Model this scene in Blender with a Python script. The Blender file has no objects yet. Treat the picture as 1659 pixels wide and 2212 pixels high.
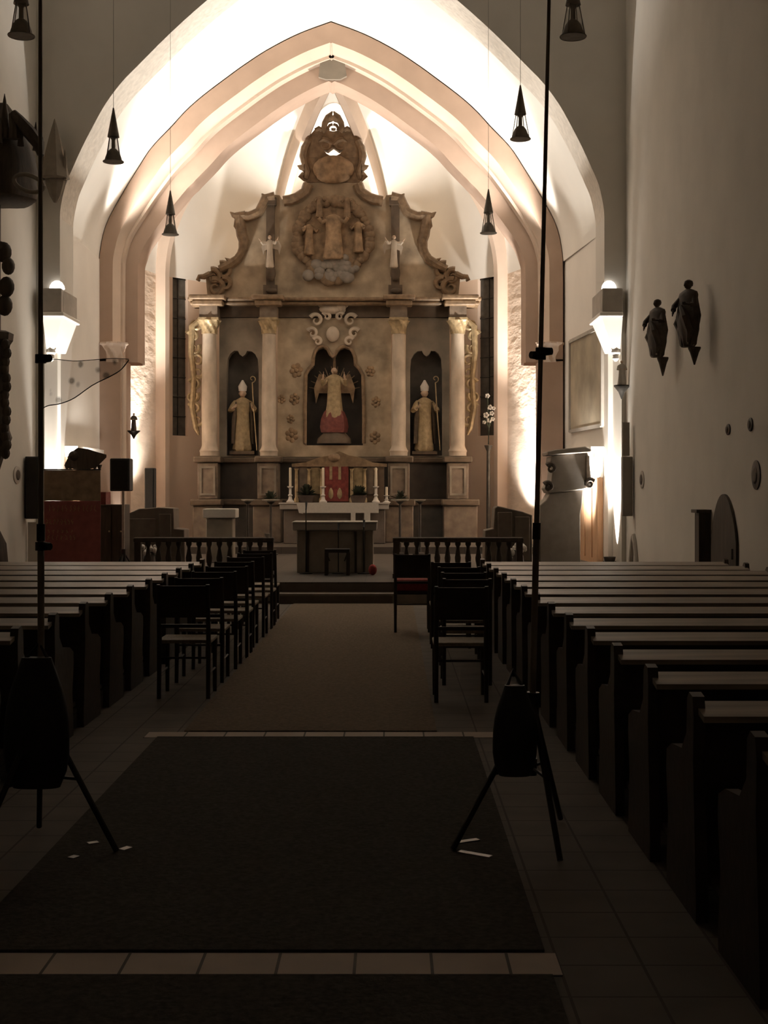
import bpy, bmesh, math, random
from mathutils import Vector, Matrix, noise
random.seed(7)
PI = math.pi
S = bpy.context.scene
COL = S.collection
F, VX, VY, H = 2900.0, 845.0, 1058.0, 1.7      # focal length in pixels, vanishing point, eye height

def P(px, py, y):
    """point of the church seen at a photo pixel, y metres from the photographer"""
    return Vector(((px - VX) / F * y, y, H - (py - VY) / F * y))
def PX(px, y): return (px - VX) / F * y
def PZ(py, y): return H - (py - VY) / F * y

# ------------------------------------------------------------------ materials
def mat(name, c, rough=.7, var=.12, scale=6.0, bump=0.0, metal=0.0, spec=.3, stretch=None, detail=4):
    m = bpy.data.materials.new(name); m.use_nodes = True
    n, l = m.node_tree.nodes, m.node_tree.links
    b = n['Principled BSDF']
    b.inputs['Roughness'].default_value = rough
    b.inputs['Metallic'].default_value = metal
    b.inputs['Specular IOR Level'].default_value = spec
    tc = n.new('ShaderNodeTexCoord'); mp = n.new('ShaderNodeMapping')
    if stretch: mp.inputs['Scale'].default_value = stretch
    l.new(tc.outputs['Object'], mp.inputs['Vector'])
    nz = n.new('ShaderNodeTexNoise'); nz.inputs['Scale'].default_value = scale; nz.inputs['Detail'].default_value = detail
    l.new(mp.outputs['Vector'], nz.inputs['Vector'])
    cr = n.new('ShaderNodeValToRGB')
    cr.color_ramp.elements[0].position = .3; cr.color_ramp.elements[1].position = .7
    cr.color_ramp.elements[0].color = (*[max(0, x * (1 - var)) for x in c], 1)
    cr.color_ramp.elements[1].color = (*[min(1, x * (1 + var)) for x in c], 1)
    l.new(nz.outputs['Fac'], cr.inputs['Fac']); l.new(cr.outputs['Color'], b.inputs['Base Color'])
    if bump:
        bp = n.new('ShaderNodeBump'); bp.inputs['Strength'].default_value = bump; bp.inputs['Distance'].default_value = .03
        l.new(nz.outputs['Fac'], bp.inputs['Height']); l.new(bp.outputs['Normal'], b.inputs['Normal'])
    return m

def tile_mat(name, c, grout, w, h, rough=.5, offset=0.0, mortar=.012, spec=.3):
    m = mat(name, c, rough, .12, 3, spec=spec)
    n, l = m.node_tree.nodes, m.node_tree.links
    b = n['Principled BSDF']; cr = n['Color Ramp']
    br = n.new('ShaderNodeTexBrick'); br.offset = offset
    br.inputs['Scale'].default_value = 1; br.inputs['Brick Width'].default_value = w; br.inputs['Row Height'].default_value = h
    br.inputs['Mortar Size'].default_value = mortar / 2; br.inputs['Mortar'].default_value = (*grout, 1)
    l.new(n['Mapping'].outputs['Vector'], br.inputs['Vector'])
    l.new(cr.outputs['Color'], br.inputs['Color1']); l.new(cr.outputs['Color'], br.inputs['Color2'])
    l.new(br.outputs['Color'], b.inputs['Base Color'])
    return m

def emit_mat(name, c, s):
    m = bpy.data.materials.new(name); m.use_nodes = True
    b = m.node_tree.nodes['Principled BSDF']
    b.inputs['Base Color'].default_value = (*c, 1)
    b.inputs['Emission Color'].default_value = (*c, 1); b.inputs['Emission Strength'].default_value = s
    return m

def sheer_mat(name, c, alpha, net=False):
    m = mat(name, c, .5, .2, 20)
    n, l = m.node_tree.nodes, m.node_tree.links
    b = n['Principled BSDF']
    if net:
        vz = n.new('ShaderNodeTexVoronoi'); vz.inputs['Scale'].default_value = 14
        rp = n.new('ShaderNodeValToRGB')
        rp.color_ramp.elements[0].position = .12; rp.color_ramp.elements[0].color = (.75,) * 3 + (1,)
        rp.color_ramp.elements[1].position = .3; rp.color_ramp.elements[1].color = (alpha,) * 3 + (1,)
        l.new(n['Mapping'].outputs['Vector'], vz.inputs['Vector']); l.new(vz.outputs['Distance'], rp.inputs['Fac'])
        l.new(rp.outputs['Color'], b.inputs['Alpha'])
    else:
        b.inputs['Alpha'].default_value = alpha
    return m

M = {}
M['plaster'] = mat('nave_plaster', (.68, .64, .575), .9, .05, 1.2, .12)
M['plaster_bay'] = mat('chancel_plaster', (.80, .75, .68), .9, .04, 1.0, .08)
M['plaster_apse'] = mat('apse_plaster', (.76, .59, .46), .9, .05, 1.0, .06)
M['rubble'] = mat('rough_apse_plaster', (.76, .62, .50), .95, .07, 2.2, 1.0, stretch=(1, 1, 2.2))
M['vault'] = mat('white_vault_plaster', (.82, .78, .71), .9, .04, 1.0, .05)
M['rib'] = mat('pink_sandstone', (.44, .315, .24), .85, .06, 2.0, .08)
M['rib_light'] = mat('pale_lit_sandstone', (.62, .49, .39), .85, .06, 2.0, .08)  # lighter rib stone; the arch moulding's lit strip is put into this colour
M['boss'] = mat('grey_boss_stone', (.22, .185, .145), .85, .08, 5, .2)
M['soffit'] = mat('combed_plaster', (.72, .66, .58), .9, .10, 9, .5)
M['stone'] = mat('grey_stone', (.42, .38, .33), .8, .12, 4, .15)
M['stone_step'] = mat('worn_step_stone', (.22, .18, .145), .55, .15, 6, .1)
M['riser'] = mat('dark_riser_stone', (.12, .095, .08), .7, .15, 6)
M['floor'] = tile_mat('floor_tiles', (.20, .177, .152), (.12, .105, .09), .30, .30, .8, spec=.06)
M['band'] = tile_mat('pale_floor_tiles', (.56, .46, .38), (.14, .12, .10), .275, .23, .7, spec=.15)
M['floor_chancel'] = tile_mat('chancel_floor_tiles', (.085, .07, .058), (.05, .042, .036), .4, .4, .5)
M['carpet'] = mat('dark_carpet', (.085, .077, .065), 1.0, .25, 40, .3, spec=.05)
M['carpet_brown'] = mat('brown_carpet', (.22, .175, .13), 1.0, .2, 40, .3, spec=.05)
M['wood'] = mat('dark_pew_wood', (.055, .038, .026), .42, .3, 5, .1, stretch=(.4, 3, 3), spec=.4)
M['ledge'] = mat('lit_ledge_wood', (.34, .28, .225), .34, .25, 5, .05, stretch=(.3, 4, 4), spec=.5)  # pale tone holds the chancel light falling on the ledge tops
M['chair'] = mat('dark_chair_wood', (.04, .028, .02), .5, .3, 8)
M['rush'] = mat('woven_rush', (.30, .24, .17), .6, .2, 60, .3)
M['red'] = mat('red_cushion_fabric', (.32, .05, .045), .9, .2, 30)
M['darkwood'] = mat('dark_oak', (.07, .052, .038), .6, .3, 5, .1, stretch=(4, 4, .5))
M['greywood'] = mat('grey_brown_oak', (.13, .105, .085), .6, .2, 5, .1)
M['orange'] = mat('orange_oak', (.55, .34, .20), .5, .15, 6, stretch=(4, 4, .4))
M['black'] = mat('black_plastic', (.03, .028, .026), .5, .2, 10)
M['blackm'] = mat('black_metal', (.03, .026, .022), .45, .2, 10, metal=.3)
M['iron'] = mat('dark_iron', (.055, .048, .04), .5, .25, 12, metal=.4)
M['retable'] = mat('brown_marbled_wood', (.36, .28, .19), .55, .35, 2.6, .08)
M['retable_panel'] = mat('grey_brown_panel', (.23, .195, .15), .6, .35, 1.8, .08)
M['marble'] = mat('pale_marbled_column', (.45, .375, .29), .45, .22, 4, stretch=(1, 1, .5))
M['cornice'] = mat('dark_brown_moulding', (.105, .075, .05), .55, .25, 5, .1)
M['rim'] = mat('brown_gilt_rim', (.20, .135, .08), .5, .3, 9, .3)
M['gilt'] = mat('dull_gilding', (.37, .28, .16), .42, .3, 9, .3, metal=.25)
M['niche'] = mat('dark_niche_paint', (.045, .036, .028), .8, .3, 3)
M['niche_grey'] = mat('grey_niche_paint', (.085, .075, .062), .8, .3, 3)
M['ped'] = mat('pedestal_marble', (.17, .13, .095), .5, .3, 5)
M['relief'] = mat('relief_paint', (.27, .18, .105), .6, .45, 6, .3)
M['cloud'] = mat('grey_cloud_paint', (.23, .20, .165), .7, .2, 5, .3)
M['robe_gold'] = mat('gold_robe', (.33, .25, .14), .5, .25, 12, .2)
M['robe_dark'] = mat('dark_robe', (.10, .075, .05), .6, .3, 12, .2)
M['robe_red'] = mat('red_robe', (.15, .045, .036), .6, .25, 12, .2)
M['skin'] = mat('painted_flesh', (.48, .35, .25), .6, .12, 12)
M['white'] = mat('white_paint', (.62, .58, .52), .6, .1, 12)
M['cloth'] = mat('white_altar_cloth', (.54, .50, .44), .85, .05, 20, .1)
M['lantern'] = mat('veiled_lantern_iron', (.24, .21, .175), .6, .2, 12)  # iron lightened to carry the veil of glare over the lanterns
M['polem'] = mat('brown_black_metal', (.22, .18, .14), .5, .1, 10)
M['altar_stone'] = mat('dim_altar_stone', (.36, .31, .25), .75, .15, 5)
M['speaker_grey'] = mat('grey_speaker_paint', (.30, .27, .24), .6, .06, 8)
M['wall_shape'] = mat('wall_shape_brown', (.20, .165, .125), .85, .12, 8, .2)
M['organ_wood'] = mat('glare_grey_organ_wood', (.30, .26, .22), .6, .12, 5)  # dark wood greyed, with glare from the chancel put into its colour
M['stall_wood'] = mat('stall_oak', (.16, .125, .095), .6, .2, 5)
M['bronze'] = mat('dark_statue_wood', (.07, .052, .038), .6, .3, 12, .2)
M['tab_red'] = mat('tabernacle_red', (.20, .045, .038), .5, .3, 14)
M['leaf'] = mat('dark_leaf', (.035, .042, .024), .6, .3, 12)
M['pot'] = mat('dark_clay_pot', (.07, .05, .04), .7, .2, 12)
M['banner_red'] = mat('banner_red_cloth', (.38, .12, .11), .85, .15, 8)
M['banner_brown'] = mat('banner_brown_cloth', (.36, .26, .17), .85, .25, 8)
M['gold_thread'] = mat('banner_gold_thread', (.44, .25, .13), .7, .2, 30)
M['painting'] = mat('faded_painting', (.40, .34, .25), .7, .3, 1.3)
M['glass'] = mat('dark_leaded_glass', (.10, .09, .075), .35, .25, 6, spec=.2)
M['glassdoor'] = mat('dark_door_wood', (.07, .055, .04), .6, .3, 5, stretch=(4, 4, .5))
M['patch_glow'] = emit_mat('floodlight_patch_glow', (1, .95, .88), 2.2)  # glow standing in for floodlit patches on the impost blocks
M['lampface'] = emit_mat('lit_lamp_face', (1, .93, .82), 8)
M['candle'] = mat('candle_wax', (.70, .62, .48), .5, .05, 12)
M['silver'] = mat('silver_tape', (.48, .41, .34), .3, .1, 30, .2, spec=.6)
M['lampglass'] = sheer_mat('lantern_glass', (.6, .54, .46), .28)
M['net'] = sheer_mat('grey_netting', (.20, .165, .125), .30, True)
M['screen'] = mat('white_panel', (.72, .68, .60), .7, .05, 8)

# ------------------------------------------------------------------ mesh builder
ORG = {}
def root_of(o):
    while o.parent is not None: o = o.parent
    return o

class MB:
    def __init__(s): s.v, s.f = [], []
    def add(s, vs, fs):
        o = len(s.v); s.v += [Vector(v) for v in vs]; s.f += [tuple(i + o for i in f) for f in fs]; return s
    def box(s, x0, x1, y0, y1, z0, z1):
        return s.add([(x0,y0,z0),(x1,y0,z0),(x1,y1,z0),(x0,y1,z0),(x0,y0,z1),(x1,y0,z1),(x1,y1,z1),(x0,y1,z1)],
                     [(0,3,2,1),(4,5,6,7),(0,1,5,4),(1,2,6,5),(2,3,7,6),(3,0,4,7)])
    def pbox(s, px0, px1, py0, py1, y, depth):
        """box whose front covers a pixel rectangle at distance y"""
        return s.box(PX(px0, y), PX(px1, y), y, y + depth, PZ(py1, y), PZ(py0, y))
    def prism(s, poly, y0, y1):
        n = len(poly)
        vs = [(x, y0, z) for x, z in poly] + [(x, y1, z) for x, z in poly]
        fs = [tuple(range(n)), tuple(range(2*n-1, n-1, -1))] + [(i, i+n, (i+1)%n+n, (i+1)%n) for i in range(n)]
        return s.add(vs, fs)
    def loft(s, rings, closed=True, caps=True):
        n = len(rings[0]); o = len(s.v)
        for r in rings: s.v += [Vector(p) for p in r]
        for i in range(len(rings)-1):
            for j in range(n if closed else n-1):
                k = (j+1) % n
                s.f.append((o+i*n+j, o+i*n+k, o+(i+1)*n+k, o+(i+1)*n+j))
        if caps and closed:
            s.f.append(tuple(o+j for j in range(n-1, -1, -1)))
            s.f.append(tuple(o+(len(rings)-1)*n+j for j in range(n)))
        return s
    def lathe(s, c, prof, n=16, sy=1.0, rot=0.0):
        """prof: (radius, z) list around a vertical axis at c"""
        return s.loft([[(c[0]+r*math.cos(rot+2*PI*j/n), c[1]+sy*r*math.sin(rot+2*PI*j/n), c[2]+z) for j in range(n)] for r, z in prof])
    def tube(s, pts, r, n=8, flat=1.0):
        pts = [Vector(p) for p in pts]
        rs = r if isinstance(r, (list, tuple)) else [r]*len(pts)
        rings, up = [], None
        for i, p in enumerate(pts):
            t = (pts[min(i+1, len(pts)-1)] - pts[max(i-1, 0)])
            t = t.normalized() if t.length > 1e-9 else Vector((0,0,1))
            if up is None:
                up = Vector((0,1,0)) if abs(t.y) < .9 else Vector((1,0,0))
            a = (up - t*up.dot(t)).normalized(); b = t.cross(a); up = a
            rings.append([p + (a*math.cos(2*PI*j/n)*flat + b*math.sin(2*PI*j/n))*rs[i] for j in range(n)])
        return s.loft(rings)
    def ball(s, c, rx, ry=None, rz=None, n=12, m=8):
        ry = ry or rx; rz = rz or rx
        prof = [(math.sin(PI*i/m), -math.cos(PI*i/m)) for i in range(m+1)]
        prof[0] = (.02, -1); prof[-1] = (.02, 1)
        return s.loft([[(c[0]+rx*r*math.cos(2*PI*j/n), c[1]+ry*r*math.sin(2*PI*j/n), c[2]+rz*z) for j in range(n)] for r, z in prof])
    def build(s, name, m, parent=None, label=None, smooth=40, bevel=0, origin=None, kind=None):
        org = ORG.get(root_of(parent).name, Vector((0,0,0))) if parent is not None else (Vector(origin) if origin else Vector((0,0,0)))
        me = bpy.data.meshes.new(name)
        me.from_pydata([tuple(v - org) for v in s.v], [], s.f)
        bm = bmesh.new(); bm.from_mesh(me)
        bmesh.ops.recalc_face_normals(bm, faces=bm.faces); bm.to_mesh(me); bm.free()
        if smooth:
            me.shade_smooth(); me.set_sharp_from_angle(angle=math.radians(smooth))
        me.materials.append(m)
        o = bpy.data.objects.new(name, me); COL.objects.link(o)
        if parent is not None: o.parent = parent
        else:
            o.location = org; ORG[o.name] = org
        if label: o['label'] = label
        if kind: o['kind'] = kind
        if bevel:
            b = o.modifiers.new('bevel', 'BEVEL'); b.width = bevel; b.segments = 2; b.limit_method = 'ANGLE'; b.angle_limit = .9
        return o

def thing(name, label, cat, loc, group=None):
    o = bpy.data.objects.new(name, None); COL.objects.link(o)
    o.location = loc; o.empty_display_size = .1
    ORG[o.name] = Vector(loc)
    o['label'] = label; o['category'] = cat
    if group: o['group'] = group
    return o
def tag(o, label, cat, group=None):
    o['label'] = label; o['category'] = cat
    if group: o['group'] = group
    return o
def struct(name, mb, m, **k): return mb.build(name, m, kind='structure', **k)
def dup(root, loc, label, group=None, rotz=None):
    r = root.copy(); COL.objects.link(r); r.location = loc; r['label'] = label
    if rotz is not None: r.rotation_euler = (0, 0, rotz)
    if group: r['group'] = group
    def rec(src, dst):
        for ch in list(src.children):
            c = ch.copy(); COL.objects.link(c); c.parent = dst
            rec(ch, c)
    rec(root, r)
    return r
def lerp(a, b, t): return a + (b - a) * t
def resample(pts, n):
    """smooth Catmull-Rom resampling of a 2-D polyline"""
    out = []
    q = [pts[0]] + list(pts) + [pts[-1]]
    segs = len(pts) - 1
    for k in range(n):
        u = k / (n-1) * segs; i = min(int(u), segs-1); t = u - i
        p0, p1, p2, p3 = q[i], q[i+1], q[i+2], q[i+3]
        out.append(tuple(.5*((2*p1[a]) + (-p0[a]+p2[a])*t + (2*p0[a]-5*p1[a]+4*p2[a]-p3[a])*t*t + (-p0[a]+3*p1[a]-3*p2[a]+p3[a])*t**3) for a in (0, 1)))
    return out

# ------------------------------------------------------------------ dimensions of the church
XL, XR = -6.35, 4.20            # nave walls
YA1, YA1b = 24.0, 25.0          # chancel arch
YA2, YA2b = 28.6, 29.7          # apse arch
FZ = 0.30                       # chancel floor
ZTOP = 13.2

# chancel arch: half outline as pixel offsets from its axis
A1 = [(588,470),(586,445),(576,400),(560,362),(540,318),(519,277),(490,225),(455,178),(420,142),(350,72),(272,2),(190,-62),(100,-120),(0,-165)]
A1r = resample(A1, 40)
CX1 = 717.5
def arch1(side, d=0.0, y=YA1):
    """outline in metres, lower end first, optionally pushed outwards by d"""
    pts = []
    for i, (ox, py) in enumerate(A1r):
        a = A1r[max(i-1, 0)]; b = A1r[min(i+1, len(A1r)-1)]
        tx, ty = b[0]-a[0], b[1]-a[1]; L = math.hypot(tx, ty)
        nx, ny = -ty/L, tx/L                       # outwards in pixel space (up = -y)
        x = PX(CX1 + side*ox, YA1) + side*nx*d; z = PZ(py, YA1) - ny*d
        if i == len(A1r)-1: x = PX(CX1, YA1)
        pts.append(Vector((x, y, z)))
    return pts
L1 = arch1(-1); R1 = arch1(1)
FULL1 = L1 + R1[::-1][1:]
jL, jR = L1[0].x, R1[0].x
zc0, zc1 = PZ(676, YA1), PZ(625, YA1)      # underside / top of the impost blocks
jL2, jR2 = -6.20, 4.12                     # wider jambs below

# ---- floors
struct('floor', MB().box(XL-.5, XR+.5, -4, 20.0, -.2, 0), M['floor'])
struct('floor_chancel', MB().box(-9, 7, 20.35, 38, -.2, FZ), M['floor_chancel'])
struct('trim_1', MB().box(XL, XR, 20.0, 20.36, -.19, FZ/2), M['stone_step'])
# risers and noses of the two chancel steps
struct('trim_2', MB().box(-1.66, .02, 19.985, 20.0, 0, FZ/2-.03).box(-1.66, .02, 20.335, 20.35, FZ/2, FZ-.03), M['riser'])
struct('floor_apse', MB().box(-8.5, 6.5, 29.3, 38, FZ-.05, FZ+.15), M['floor_chancel'])
# pale stone bands across the aisle
struct('floor_band', MB().box(-1.78, .60, 4.69, 4.92, -.1, .004), M['band'], origin=(-1.78, 4.69, 0))
struct('floor_strip', MB().box(-1.7, .72, 9.20, 9.40, -.1, .004), M['band'], origin=(-1.7, 9.19, 0))
tag(MB().box(-1.60, .563, 1.5, 4.68, 0, .012).build('aisle_carpet', M['carpet'], origin=(-.5, 3, 0)), 'dark carpet runner nearest the camera, below the pale tile band', 'carpet', 'aisle carpets')
tag(MB().box(-1.60, .563, 4.93, 9.19, 0, .012).build('aisle_carpet', M['carpet'], origin=(-.5, 7, 0)), 'long dark carpet runner between the tile band and the thin stone strip', 'carpet', 'aisle carpets')
tag(MB().box(-1.45, .32, 9.41, 19.95, 0, .012).build('aisle_carpet', M['carpet_brown'], origin=(-.5, 14, 0)), 'brown carpet runner between the chairs up to the chancel steps', 'carpet', 'aisle carpets')

# ---- nave shell
struct('wall_left', MB().box(XL-.5, XL, -4, YA1, -.2, ZTOP), M['plaster'])
struct('wall_right', MB().box(XR, XR+.5, -4, YA1, -.2, ZTOP), M['plaster'])
struct('wall_back', MB().box(XL-.5, XR+.5, -4.5, -4, -.2, ZTOP), M['plaster'])
struct('ceiling', MB().box(XL-.5, XR+.5, -4.5, YA1b, ZTOP, ZTOP+.3), M['plaster'])
w = MB()
for yy in (YA1, YA1b):
    n = len(FULL1)
    w.add([(p.x, yy, p.z) for p in FULL1] + [(p.x, yy, ZTOP) for p in FULL1], [(i, i+1, n+i+1, n+i) for i in range(n-1)])
z0 = L1[0].z
w.box(XL-.5, jL, YA1, YA1b, z0, ZTOP); w.box(jR, XR+.5, YA1, YA1b, z0, ZTOP)
w.box(XL-.5, jL, YA1, YA1b, zc0, z0); w.box(jR, XR+.5, YA1, YA1b, zc0, z0)
w.box(XL-.5, jL2, YA1, YA1b, -.2, zc0); w.box(jR2, XR+.5, YA1, YA1b, -.2, zc0)
struct('wall_chancel_arch', w, M['plaster'], smooth=0)
so = MB(); so.loft([[(p.x, YA1, p.z), (p.x, YA1b, p.z)] for p in FULL1], closed=False)
struct('trim_3', so, M['soffit'], smooth=60)

# impost blocks with wedge corbels under the chancel arch
def impost(side, label):
    s = side
    xo = jR2 - .003 if s > 0 else jL2 + .003           # towards the wall
    xi = PX(1298, YA1) if s > 0 else PX(137, YA1)
    t = thing('stone_corbel', label, 'corbel', (xo, YA1, zc0), 'corbels carrying the chancel arch')
    jx = (jR if s > 0 else jL) - s*.003; b = MB(); b.box(min(xo, xi), max(xo, xi), YA1-.16, YA1-.002, zc0, zc1); b.box(min(jx, xi), max(jx, xi), YA1-.002, YA1b+.05, zc0, zc1)
    b.build('impost_block', M['stone'], t, bevel=.02)
    m = MB(); xi2 = xi - s*.05
    m.box(min(xo, xi2), max(xo, xi2), YA1-.2, YA1b+.08, zc0-.09, zc0-.004)
    m.build('moulding', M['vault'], t, bevel=.02)
    zt = PZ(752, YA1)
    top = [(xi, YA1-.13), (xo, YA1-.13), (xo, YA1b), (xi, YA1b)]
    xt = xo - s*.14
    bot = [(xt, YA1+.12), (xo, YA1+.12), (xo, YA1b), (xt, YA1b)]
    g = MB().loft([[(x, y, zt) for x, y in bot], [(x, y, zc0-.094) for x, y in top]])
    g.lathe((lerp(xt, xo, .5), YA1+.2, zt-.22), [(.02, 0), (.06, .05), (.05, .1), (.085, .16), (.07, .215)], 12)
    g.build('wedge', M['vault'], t, label='pale wedge shaped corbel stone')
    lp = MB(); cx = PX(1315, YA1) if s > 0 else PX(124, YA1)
    lp.lathe((cx, YA1-.02, zc1+.002), [(.135, 0), (.135, .015), (.125, .06), (.09, .115), (.04, .145), (.005, .15)], 20)  # added glowing dome in place of a floodlit patch
    lp.build('glow_dome', M['patch_glow'], t, label='glowing dome added for a patch of floodlight')
impost(1, 'stone corbel block with glowing floodlight-patch dome beside the right wall statues')
impost(-1, 'stone corbel block with glowing floodlight-patch dome above the net on the left')

# ---- chancel bay between the two arches
E2 = [(501,780),(501,600),(498,540),(484,482),(447,414),(414,360),(386,318),(343,273),(315,242),(277,208),(216,162),(184,139),(136,108),(70,74),(0,48)]
CX2 = 715.0
E2r = resample(E2, 48)
def arch2(side, d=0.0, y=YA2, dref=YA2, taper=True):
    pts = []
    for i, (ox, py) in enumerate(E2r):
        a = E2r[max(i-1, 0)]; b = E2r[min(i+1, len(E2r)-1)]
        tx, ty = b[0]-a[0], b[1]-a[1]; L = math.hypot(tx, ty)
        nx, ny = ty/L, -tx/L                      # inwards
        k = i / (len(E2r)-1)
        dd = d * (lerp(.80, 1.12, min(1, max(0, (k-.12)/.3))) if taper else 1)
        x = PX(CX2 + side*ox, YA2) + side*nx*dd; z = PZ(py, YA2) - ny*dd
        if i == len(E2r)-1:
            x = PX(CX2, YA2); z = PZ(py, YA2) - dd*1.12
        pts.append(Vector((x, y, z)))
    return pts
xl2, xr2 = arch2(-1)[0].x, arch2(1)[0].x
K1 = arch1(-1, .22, YA1b) + arch1(1, .22, YA1b)[::-1][1:]
# barrel vault of the bay: same parameter on both arches
def param(poly, n):
    L = [0]
    for a, b in zip(poly, poly[1:]): L.append(L[-1] + (b-a).length)
    out = []
    for k in range(n):
        t = L[-1]*k/(n-1); i = 0
        while i < len(L)-2 and L[i+1] < t: i += 1
        f = (t-L[i])/max(1e-9, L[i+1]-L[i]); out.append(poly[i].lerp(poly[i+1], min(1, f)))
    return out
NV = 41
def half(pts, zmin): 
    q = [p for p in pts if p.z >= zmin - 1e-6]
    return q
zs = L1[0].z
def from_spring(side):
    a2 = arch2(side, -.02, YA2 + .02)
    q = [p for p in a2 if p.z > zs]
    return [Vector((q[0].x, YA2+.02, zs))] + q
k1l, k1r = arch1(-1, .22, YA1b-.01), arch1(1, .22, YA1b-.01)
k1l[0].z = k1r[0].z = zs
c1 = param(k1l, NV) + param(k1r, NV)[::-1][1:]
c2 = param(from_spring(-1), NV) + param(from_spring(1), NV)[::-1][1:]
v = MB(); v.loft([[p.lerp(q, k/8) for k in range(9)] for p, q in zip(c1, c2)], closed=False)
struct('ceiling_bay', v, M['vault'], smooth=60)
# side walls of the bay
def bay_wall(name, xa, xb, sgn):
    t = .4*sgn
    m = MB().add([(xa, YA1b-.05, -.2), (xb, YA2+.6, -.2), (xb+t, YA2+.6, -.2), (xa+t, YA1b-.05, -.2),
                  (xa, YA1b-.05, zs+.05), (xb, YA2+.6, zs+.05), (xb+t, YA2+.6, zs+.05), (xa+t, YA1b-.05, zs+.05)],
                 [(0,3,2,1),(4,5,6,7),(0,1,5,4),(1,2,6,5),(2,3,7,6),(3,0,4,7)])
    struct(name, m, M['plaster_bay'])
bay_wall('wall_bay_left', k1l[0].x, xl2, -1)
bay_wall('wall_bay_right', k1r[0].x, xr2, 1)

# ---- apse arch: moulded profile swept along the outline
def sweep(name, prof, m, smooth=35):
    b = MB()
    for side in (-1, 1):
        cur = [arch2(side, d, YA2 + dy) for d, dy in prof]
        if side > 0: pass
        rings = [[cur[j][i] for j in range(len(prof))] for i in range(len(E2r))]
        b.loft(rings, closed=False)
    return struct(name, b, m, smooth=smooth)
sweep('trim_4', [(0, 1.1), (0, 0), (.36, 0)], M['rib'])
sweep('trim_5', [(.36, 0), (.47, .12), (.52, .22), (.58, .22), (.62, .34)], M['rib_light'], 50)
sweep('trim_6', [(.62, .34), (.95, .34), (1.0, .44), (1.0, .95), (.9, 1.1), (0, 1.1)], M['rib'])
# wall above the apse arch, behind the bay vault
# piers under the arch
zcap = PZ(778, YA2)
def pier(side, pname, cname):
    xo = xl2 if side < 0 else xr2
    d = .8
    m = MB(); xi = xo - side*.46
    m.box(min(xo, xi), max(xo, xi), YA2, YA2b, -.2, zcap+.02)
    struct(pname, m, M['rib'])
    # capital: carved bell
    cx = PX(243, YA2) if side < 0 else PX(1188, YA2)
    c = MB(); ctr = (cx, YA2+.12, PZ(782, YA2))
    rings = []
    for k in range(13):
        t = k/12; z = t*.42
        r = lerp(.17, .27, t**1.6) if t < .86 else .29
        rings.append([(ctr[0]+r*(1+.12*math.sin(5*a*1.0+t*9))*math.cos(a), ctr[1]+r*(1+.12*math.sin(7*a+t*7))*math.sin(a), ctr[2]+z) for a in [2*PI*j/28 for j in range(28)]])
    c.loft(rings)
    c.build(cname, M['rib_light'], kind='structure')
    # slender shaft
    sx = PX(259, YA2) if side < 0 else PX(1174, YA2)
    sh = MB(); sh.lathe((sx, YA2+.2, FZ), [(.17, 0), (.17, .25), (.12, .32), (.10, .36), (.10, 3.2), (.10, PZ(782, YA2)-FZ)], 18)
    struct('trim_7' if side < 0 else 'trim_8', sh, M['rib_light'])
pier(-1, 'pillar_left', 'pillar_capital_left'); pier(1, 'pillar_right', 'pillar_capital_right')

# ---- apse
AP = [(236, 29.9), (343, 32.5), (590, 35.5), (842, 35.5), (1090, 32.5), (1200, 29.9)]
AW = [Vector((PX(px, y), y, 0)) for px, y in AP]
ZSP = 6.9                       # springing of the vault
KEY = Vector((PX(717, 30.2), 30.2, PZ(150, 30.2)))
ctr = Vector((PX(717, 32.5), 32.0, 0))
def wallseg(name, a, b, ztop, m, win=None):
    """wall strip between two plan points; win=(u0,u1,z0,z1) cuts a tall window"""
    out = Vector(((b-a).y, -(b-a).x, 0)).normalized()
    if out.dot(a - ctr) < 0: out = -out
    th = .45
    mb = MB()
    def slab(u0, u1, z0, z1):
        p, q = a.lerp(b, u0), a.lerp(b, u1)
        vs = [(p.x,p.y,z0),(q.x,q.y,z0),(q.x+out.x*th,q.y+out.y*th,z0),(p.x+out.x*th,p.y+out.y*th,z0)]
        mb.add(vs + [(x,y,z1) for x,y,_ in vs], [(0,3,2,1),(4,5,6,7),(0,1,5,4),(1,2,6,5),(2,3,7,6),(3,0,4,7)])
    if win:
        u0, u1, z0, z1 = win
        slab(0, u0, -.2, ztop); slab(u1, 1, -.2, ztop); slab(u0, u1, -.2, z0); slab(u0, u1, z1, ztop)
    else: slab(0, 1, -.2, ztop)
    struct(name, mb, m, smooth=0)
    return out
def u_at(px, a, b):
    k = (px - VX)/F
    # solve a.x+(b.x-a.x)u = k*(a.y+(b.y-a.y)u)
    return (k*a.y - a.x)/((b.x-a.x) - k*(b.y-a.y))
def window(name, a, b, pxa, pxb, out, z0, z1):
    u0, u1 = u_at(pxa, a, b), u_at(pxb, a, b)
    p, q = a.lerp(b, u0) + out*.10, a.lerp(b, u1) + out*.10
    m = MB()
    vs = [p, q, q + out*.05, p + out*.05]
    m.add([(v.x, v.y, z0) for v in vs] + [(v.x, v.y, z1) for v in vs], [(0,3,2,1),(4,5,6,7),(0,1,5,4),(1,2,6,5),(2,3,7,6),(3,0,4,7)])
    o = struct(name, m, M['glass'])
    fr = MB()
    for k in range(14):
        z = lerp(z0, z1, k/13); fr.tube([p.lerp(q, 0) + Vector((0,0,z)) - out*.01, p.lerp(q, 1) + Vector((0,0,z)) - out*.01], .012, 6)
    fr.tube([p.lerp(q, .5) + Vector((0,0,z0)) - out*.01, p.lerp(q, .5) + Vector((0,0,z1)) - out*.01], .012, 6)
    f = fr.build('leading', M['iron']); f.parent = o
ZW = 10.0
wl = (u_at(373, AW[1], AW[2]), u_at(406, AW[1], AW[2]))
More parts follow.
